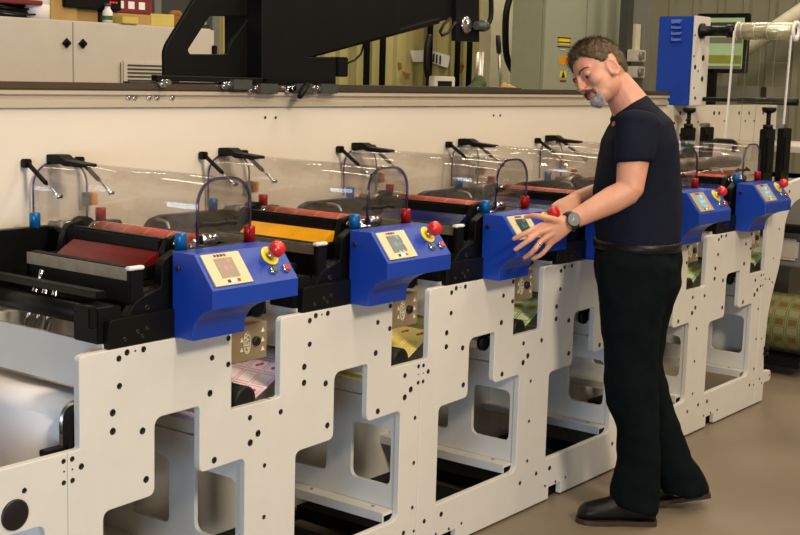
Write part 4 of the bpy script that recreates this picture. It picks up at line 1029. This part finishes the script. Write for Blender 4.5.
LEGL = [(638, 262, 42, .11), (634, 290, 38, .105), (630, 325, 30, .095), (630.5, 365, 27.5, .085), (632, 400, 26.5, .082), (638, 424, 22, .078), (639.5, 457, 22, .08), (636, 481, 25.5, .09), (635, 500, 25, .094), (635, 507, 24, .094)]
LEGR = [(645, 262, 38, .11), (646, 290, 33, .1), (642, 330, 25, .09), (641, 365, 22, .082), (651, 402, 22.5, .08), (661, 438, 23, .078), (671, 464, 24, .082), (679, 476, 25, .086), (682, 486, 25.5, .088), (683, 491, 25, .088)]
man, wrL, elL, kn, ringp, armL, armR, nrmH, acH, fwdH = build_man()
tag(man, 'person in navy t-shirt and dark trousers leaning over the third console', 'person')
# shirt
def cloth(mb, vox, amp, sc, name, m, stretch=(1, 1, 1), sm=3):
    me = remesh(mb, vox, sm, .5)
    for v_ in me.vertices:
        p = Vector((v_.co.x*stretch[0], v_.co.y*stretch[1], v_.co.z*stretch[2]))
        v_.co += v_.normal*(noise.noise(p*sc)*amp+noise.noise(p*sc*2.3)*amp*.4)
    return link(name, me, m, man)
mb = MB()
tor = [(637, 113, 22, .13), (640, 123, 31, .185), (639, 142, 39, .198), (638, 165, 43, .185), (637, 190, 46.5, .178), (637, 215, 46, .178), (637, 235, 44.5, .175), (637, 244.5, 43, .172)]
limb(mb, [(S(u, v, 0), r/297, b) for u, v, r, b in tor], 32)
cf, cb = S(611, 114.5, 0), S(643, 92.5, 0); cc_ = (cf+cb)/2; ca_ = (cf-cb)/2
mb.rings([(cc_, ca_, Lt*.074), (cc_+(S(637, 116, 0)-cc_)*.4, ca_*1.12, Lt*.1), (S(638, 120, 0), F_*.098, Lt*.165)], 32)
for (sh, el) in (armL, armR):
    e = sh.lerp(el, .68)
    limb(mb, [(sh+Vector((0, 0, .004)), .080, .066), (sh.lerp(el, .35), .072, .064), (sh.lerp(el, .60), .066, .060)], 24, -.012)
shirt = cloth(mb, .008, .010, 8, 'shirt', M['shirt'], (1, 1, .45))
mb = MB(); c = S(630, 99, 0)
nt_ = (S(622, 88, 0)-S(634, 108, 0)).normalized(); ia = nt_.cross(Lt).normalized()
pts = [cc_+ca_*1.0*math.cos(q)+Lt*.074*math.sin(q) for q in [2*math.pi*i/28 for i in range(29)]]
MB().chain(pts, .0065, 10).build('collar', M['shirt'], shirt)
# chest print
for i, (u, v) in enumerate(((593.6, 166), (593.2, 171), (592.8, 176), (592.4, 180))):
    q = S(u, v, .05); MB().box(-.004, .004, -.004, .004, -.004, .004, .001).build('chest_print', M['text'], shirt); kids(shirt)[-1].location = q
# trousers
mb = MB()
limb(mb, [(S(637, 243, 0), 43/297, .165), (S(637, 262, 0), 45/297, .178), (S(640, 285, 0), 42/297, .175), (S(640, 298, 0), 36/297, .15)], 32)
for s, leg in ((.085, LEGL), (-.085, LEGR)):
    limb(mb, [(S(u, v, s), r/291, b) for u, v, r, b in leg], 24, .028)
tr = cloth(mb, .009, .010, 11, 'trousers', M['jean'], (1, 1, .8))
# belt
mb = MB(); bc = S(637, 243.5, 0); sec = []
for dz, rr_ in ((-.016, 1.0), (-.014, 1.02), (.014, 1.02), (.016, 1.0)):
    sec.append((bc+Vector((0, 0, dz)), F_*(.1495*rr_), Lt*(.176*rr_)))
mb.rings(sec, 40); belt = mb.build('belt', M['leather'], man)
# shoes
def shoe(toe, heel, s, lift, name='shoe'):
    d = (toe-heel); L = d.length; d.normalize(); sd = Vector((-d.y, d.x, 0)).normalized(); up = sd.cross(d)*-1
    if up.z < 0: up = -up
    mb = MB(); sec = []
    for t_, w, h, zc in ((0, .024, .02, .03), (.04, .033, .038, .045), (.15, .036, .052, .06), (.3, .037, .056, .064), (.45, .040, .052, .060), (.62, .046, .042, .051), (.78, .049, .035, .044), (.9, .045, .030, .039), (.97, .032, .022, .033), (1.0, .014, .012, .028)):
        sec.append((heel+d*L*t_+up*zc, sd*w, up*h))
    mb.rings(sec, 20)
    mb.rings([(heel+d*.065+up*.06, sd*.04, d*.055), (heel+d*.07+up*.085, sd*.036, d*.046), (heel+d*.075+up*.095, sd*.034, d*.042)], 18)
    me = remesh(mb, .006, 2); o = link(name, me, M['leather'], man)
    so = MB(); out = []
    for t_, w in ((-.015, .018), (.0, .03), (.1, .036), (.3, .036), (.45, .039), (.65, .048), (.8, .05), (.92, .042), (.99, .026), (1.015, .01)): out.append((t_, w))
    lp = [heel+d*L*t_+sd*w for t_, w in out]+[heel+d*L*t_-sd*w for t_, w in reversed(out)]
    k = len(lp); so.add([p+up*.0 for p in lp]+[p+up*.017 for p in lp], [(i, (i+1) % k, k+(i+1) % k, k+i) for i in range(k)]+[tuple(range(k))[::-1], tuple(range(k, 2*k))])
    so.box(0, 0, 0, 0, 0, 0) if 0 else None
    so.build('sole', M['sole'], o)
    lc = MB()
    for i in range(4):
        c = heel+d*L*(.45+i*.06)+up*(.088-i*.006); lc.chain([c-sd*.02, c+up*.003, c+sd*.02], .0025, 6)
    lc.build('laces', M['hole'], o)
    return o
shoe(at(577, 521, Z=.001), at(655, 524, Z=.001), .09, 0)
hr = S(708, 505, -.10); hr.z = .040; tr_ = hr+F_*.27; tr_.z = .002
shoe(tr_, hr, -.09, .03)
# watch
mb = MB(); wv = (wrL-elL).normalized(); wc = wrL-wv*.004
a_ = nrmH-wv*nrmH.dot(wv); a_.normalize()
camd = (CAM-wc).normalized(); a_ = (camd-wv*camd.dot(wv)).normalized(); b_ = wv.cross(a_)
n_ = 28
for off, rr_ in ((-.011, 1), (-.010, 1.08), (.010, 1.08), (.011, 1)): pass
mb.rings([(wc+wv*o_, a_*.030*r_, b_*.032*r_) for o_, r_ in ((-.013, 1), (-.011, 1.06), (.011, 1.06), (.013, 1))], n_)
w = mb.build('wrist_watch', M['watch'], man)
fa = (a_*.9+b_*-.15).normalized()
MB().lathe(wc+a_*.026, a_, [(0, .023), (.004, .0235), (.008, .0215)], 24).build('watch_case', M['watch'], w)
MB().lathe(wc+a_*.0335, a_, [(0, .0185), (.001, .0185)], 24).build('watch_face', mat('watch_dial', (70, 74, 72), .2, var=.4, scale=150), w)
MB().chain([wc+a_*.0352, wc+a_*.0352+wv*.010], .0009, 5).chain([wc+a_*.0352, wc+a_*.0352+b_*.008], .0009, 5).build('watch_hands', M['paper'], w)
# ring
k3 = kn[2]; t3_ = at(535, 249, Y=-.19); rd = (t3_-k3).normalized(); rc_ = k3.lerp(t3_, .5); ra = rd.orthogonal().normalized(); rb = rd.cross(ra)
mb = MB(); mb.chain([rc_+(ra*math.cos(q)+rb*math.sin(q))*.0098 for q in [2*math.pi*i/20 for i in range(21)]], .0017, 8); mb.build('finger_ring', M['gold'], man)
# eyes, brows, lips
for s in (-1, 1):
    e = MB().ell(hp(.0800, .032*s, -.016), (.0125, .0135, .0115), AX, 16, 12).build('eye', mat('eye_white', (120, 104, 94), .3), man)
    MB().ell(hp(.0905, .033*s, -.019), (.003, .0075, .0065), AX, 12, 8).build('iris', mat('iris_brown', (50, 38, 30), .2), e)
    MB().ell(hp(.0818, .032*s, -.0105), (.0128, .0162, .0110), AX, 16, 10).build('eyelid', M['skin'], man)
    MB().chain([hp(.096, .012*s, .004), hp(.095, .026*s, .010), hp(.086, .043*s, .009), hp(.076, .054*s, .003)], [.0024, .0036, .0032, .0018], 8).build('eyebrow', M['tache'], man)
MB().chain([hp(.090, -.021, -.076), hp(.101, -.01, -.074), hp(.1045, 0, -.074), hp(.101, .01, -.074), hp(.090, .021, -.076)], [.002, .0036, .004, .0036, .002], 8).build('lips', M['lip'], man)
def fuzz(name, m, blobs, cnt, ln, vox=.004):
    mb = MB()
    for c, r in blobs: mb.ell(c, r, AX, 16, 12)
    me = remesh(mb, vox, 2)
    vs = [(v_.co.copy(), v_.normal.copy()) for v_ in me.vertices]
    rr = random.Random(9); mb2 = MB(); mb2.add([v for v, n_ in vs], [tuple(p.vertices) for p in me.polygons], True)
    for i in range(cnt):
        p, n_ = rr.choice(vs); d = (n_+Vector((rr.uniform(-.6, .6), rr.uniform(-.6, .6), rr.uniform(-.6, .6)))*.8-HU*.4).normalized()
        t_ = n_.orthogonal()*.0009; mb2.add([p-t_, p+t_, p+d*ln*rr.uniform(.5, 1)], [(0, 1, 2)])
    return mb2.build(name, m, man)
fuzz('goatee', M['grey'], [(hp(.091, 0, -.102), (.0175, .022, .019)), (hp(.080, 0, -.117), (.019, .020, .012)), (hp(.078, .021, -.097), (.014, .011, .019)), (hp(.078, -.021, -.097), (.014, .011, .019))], 900, .007)
fuzz('moustache', M['tache'], [(hp(.102, .010, -.063), (.008, .013, .006)), (hp(.102, -.010, -.063), (.008, .013, .006)), (hp(.092, .024, -.073), (.008, .005, .011)), (hp(.092, -.024, -.073), (.008, .005, .011))], 500, .005)
# hair
def hair():
    c = hp(-.004, 0, .0); rad = (.095, .075, .092); mb = MB(); nu, nv = 96, 64; vs = []; rr = random.Random(2); roots = []
    for j in range(nv+1):
        ph = math.pi*j/nv
        for i in range(nu):
            t_ = 2*math.pi*i/nu
            d = Vector((math.sin(ph)*math.cos(t_), math.sin(ph)*math.sin(t_), math.cos(ph)))
            f, l, u = d.x*rad[0], d.y*rad[1], d.z*rad[2]
            side = abs(l)/.075
            if f > .064: line = .050
            elif f > .059: line = .033+(f-.059)*3.4
            elif f > .0336: line = -.015+(f-.0336)*1.9
            elif f > .006: line = -.015
            elif f > -.020: line = .0
            else: line = -.045-(-.020-f)*.9
            line += noise.noise(d*9)*.006
            k = max(0, min(1, (u-line)/.012))
            nz = noise.noise(d*7)*.003+noise.noise(d*22)*.003
            top = max(0, d.z)
            e = -.008+k*(.012+.009*top+.006*max(0, d.x)+nz)
            p = c+HF*(f+d.x*e)+HL*(l+d.y*e)+HU*(u+d.z*e)
            vs.append(p)
            if k > .5: roots.append((p, HF*d.x+HL*d.y+HU*d.z, top))
    mb.add(vs, [(j*nu+i, (j+1)*nu+i, (j+1)*nu+(i+1) % nu, j*nu+(i+1) % nu) for j in range(nv) for i in range(nu)], True)
    for i in range(7000):
        p, n_, top = rr.choice(roots)
        d = (n_*.75+HF*.55*top-HU*.45*(1-top)-HF*.25*(1-top)+Vector((rr.uniform(-.5, .5), rr.uniform(-.5, .5), rr.uniform(-.4, .4)))*.7).normalized()
        w = n_.cross(d); w = (w.normalized() if w.length > 1e-4 else n_.orthogonal())*.0008
        ln = .007+.012*top+.008*max(0, n_.dot(HF))
        mb.add([p-w-n_*.002, p+w-n_*.002, p+d*ln*rr.uniform(.5, 1.1)], [(0, 1, 2)])
    return mb.build('hair', M['hair'], man)
hair()
# ================================================================== LIGHT
def area(loc, tgt, size, power, col, sy=None):
    l = bpy.data.lights.new('ceiling_and_fill_light', 'AREA'); l.energy = power; l.color = col; l.size = size
    if sy: l.shape = 'RECTANGLE'; l.size_y = sy
    o = bpy.data.objects.new('ceiling_and_fill_light', l); COL.objects.link(o); o.location = loc
    d = Vector(tgt)-Vector(loc); o.rotation_euler = d.to_track_quat('-Z', 'Y').to_euler(); return o
WARM = (1, .865, .67); COOL = (.56, .75, 1)
area((-.2, -4.6, 4.2), (1.5, 0, .7), .8, 225, WARM)
for x, pw in ((.4, 95), (3.2, 118), (6.2, 110), (9.0, 50)):
    area((x, -1.6, 4.9), (x, -1.6, 0), .22, pw, (1, .86, .67), 4.5)
area((3.0, 3.2, 5.0), (3.0, 3.4, 0), .25, 50, (1, .92, .7), 3)
area((7.5, 3.0, 5.0), (7.5, 3.6, 0), .25, 150, (1, .92, .70), 2.6)
area((-5.0, -3.0, .9), (.6, .3, .35), 2.6, 165, COOL, 1.3)  # cool fill added low at the left to tint unit interiors, no ceiling lamp
w = bpy.data.worlds.new('world'); scene.world = w; w.use_nodes = True
w.node_tree.nodes['Background'].inputs[0].default_value = (.55, .66, .85, 1); w.node_tree.nodes['Background'].inputs[1].default_value = .3
scene.view_settings.view_transform = 'Standard'; scene.view_settings.look = 'None'
scene.view_settings.exposure = .06; scene.view_settings.gamma = 1
try: scene.cycles.use_denoising = True
except Exception: pass
scene.cycles.max_bounces = 8; scene.cycles.transparent_max_bounces = 24
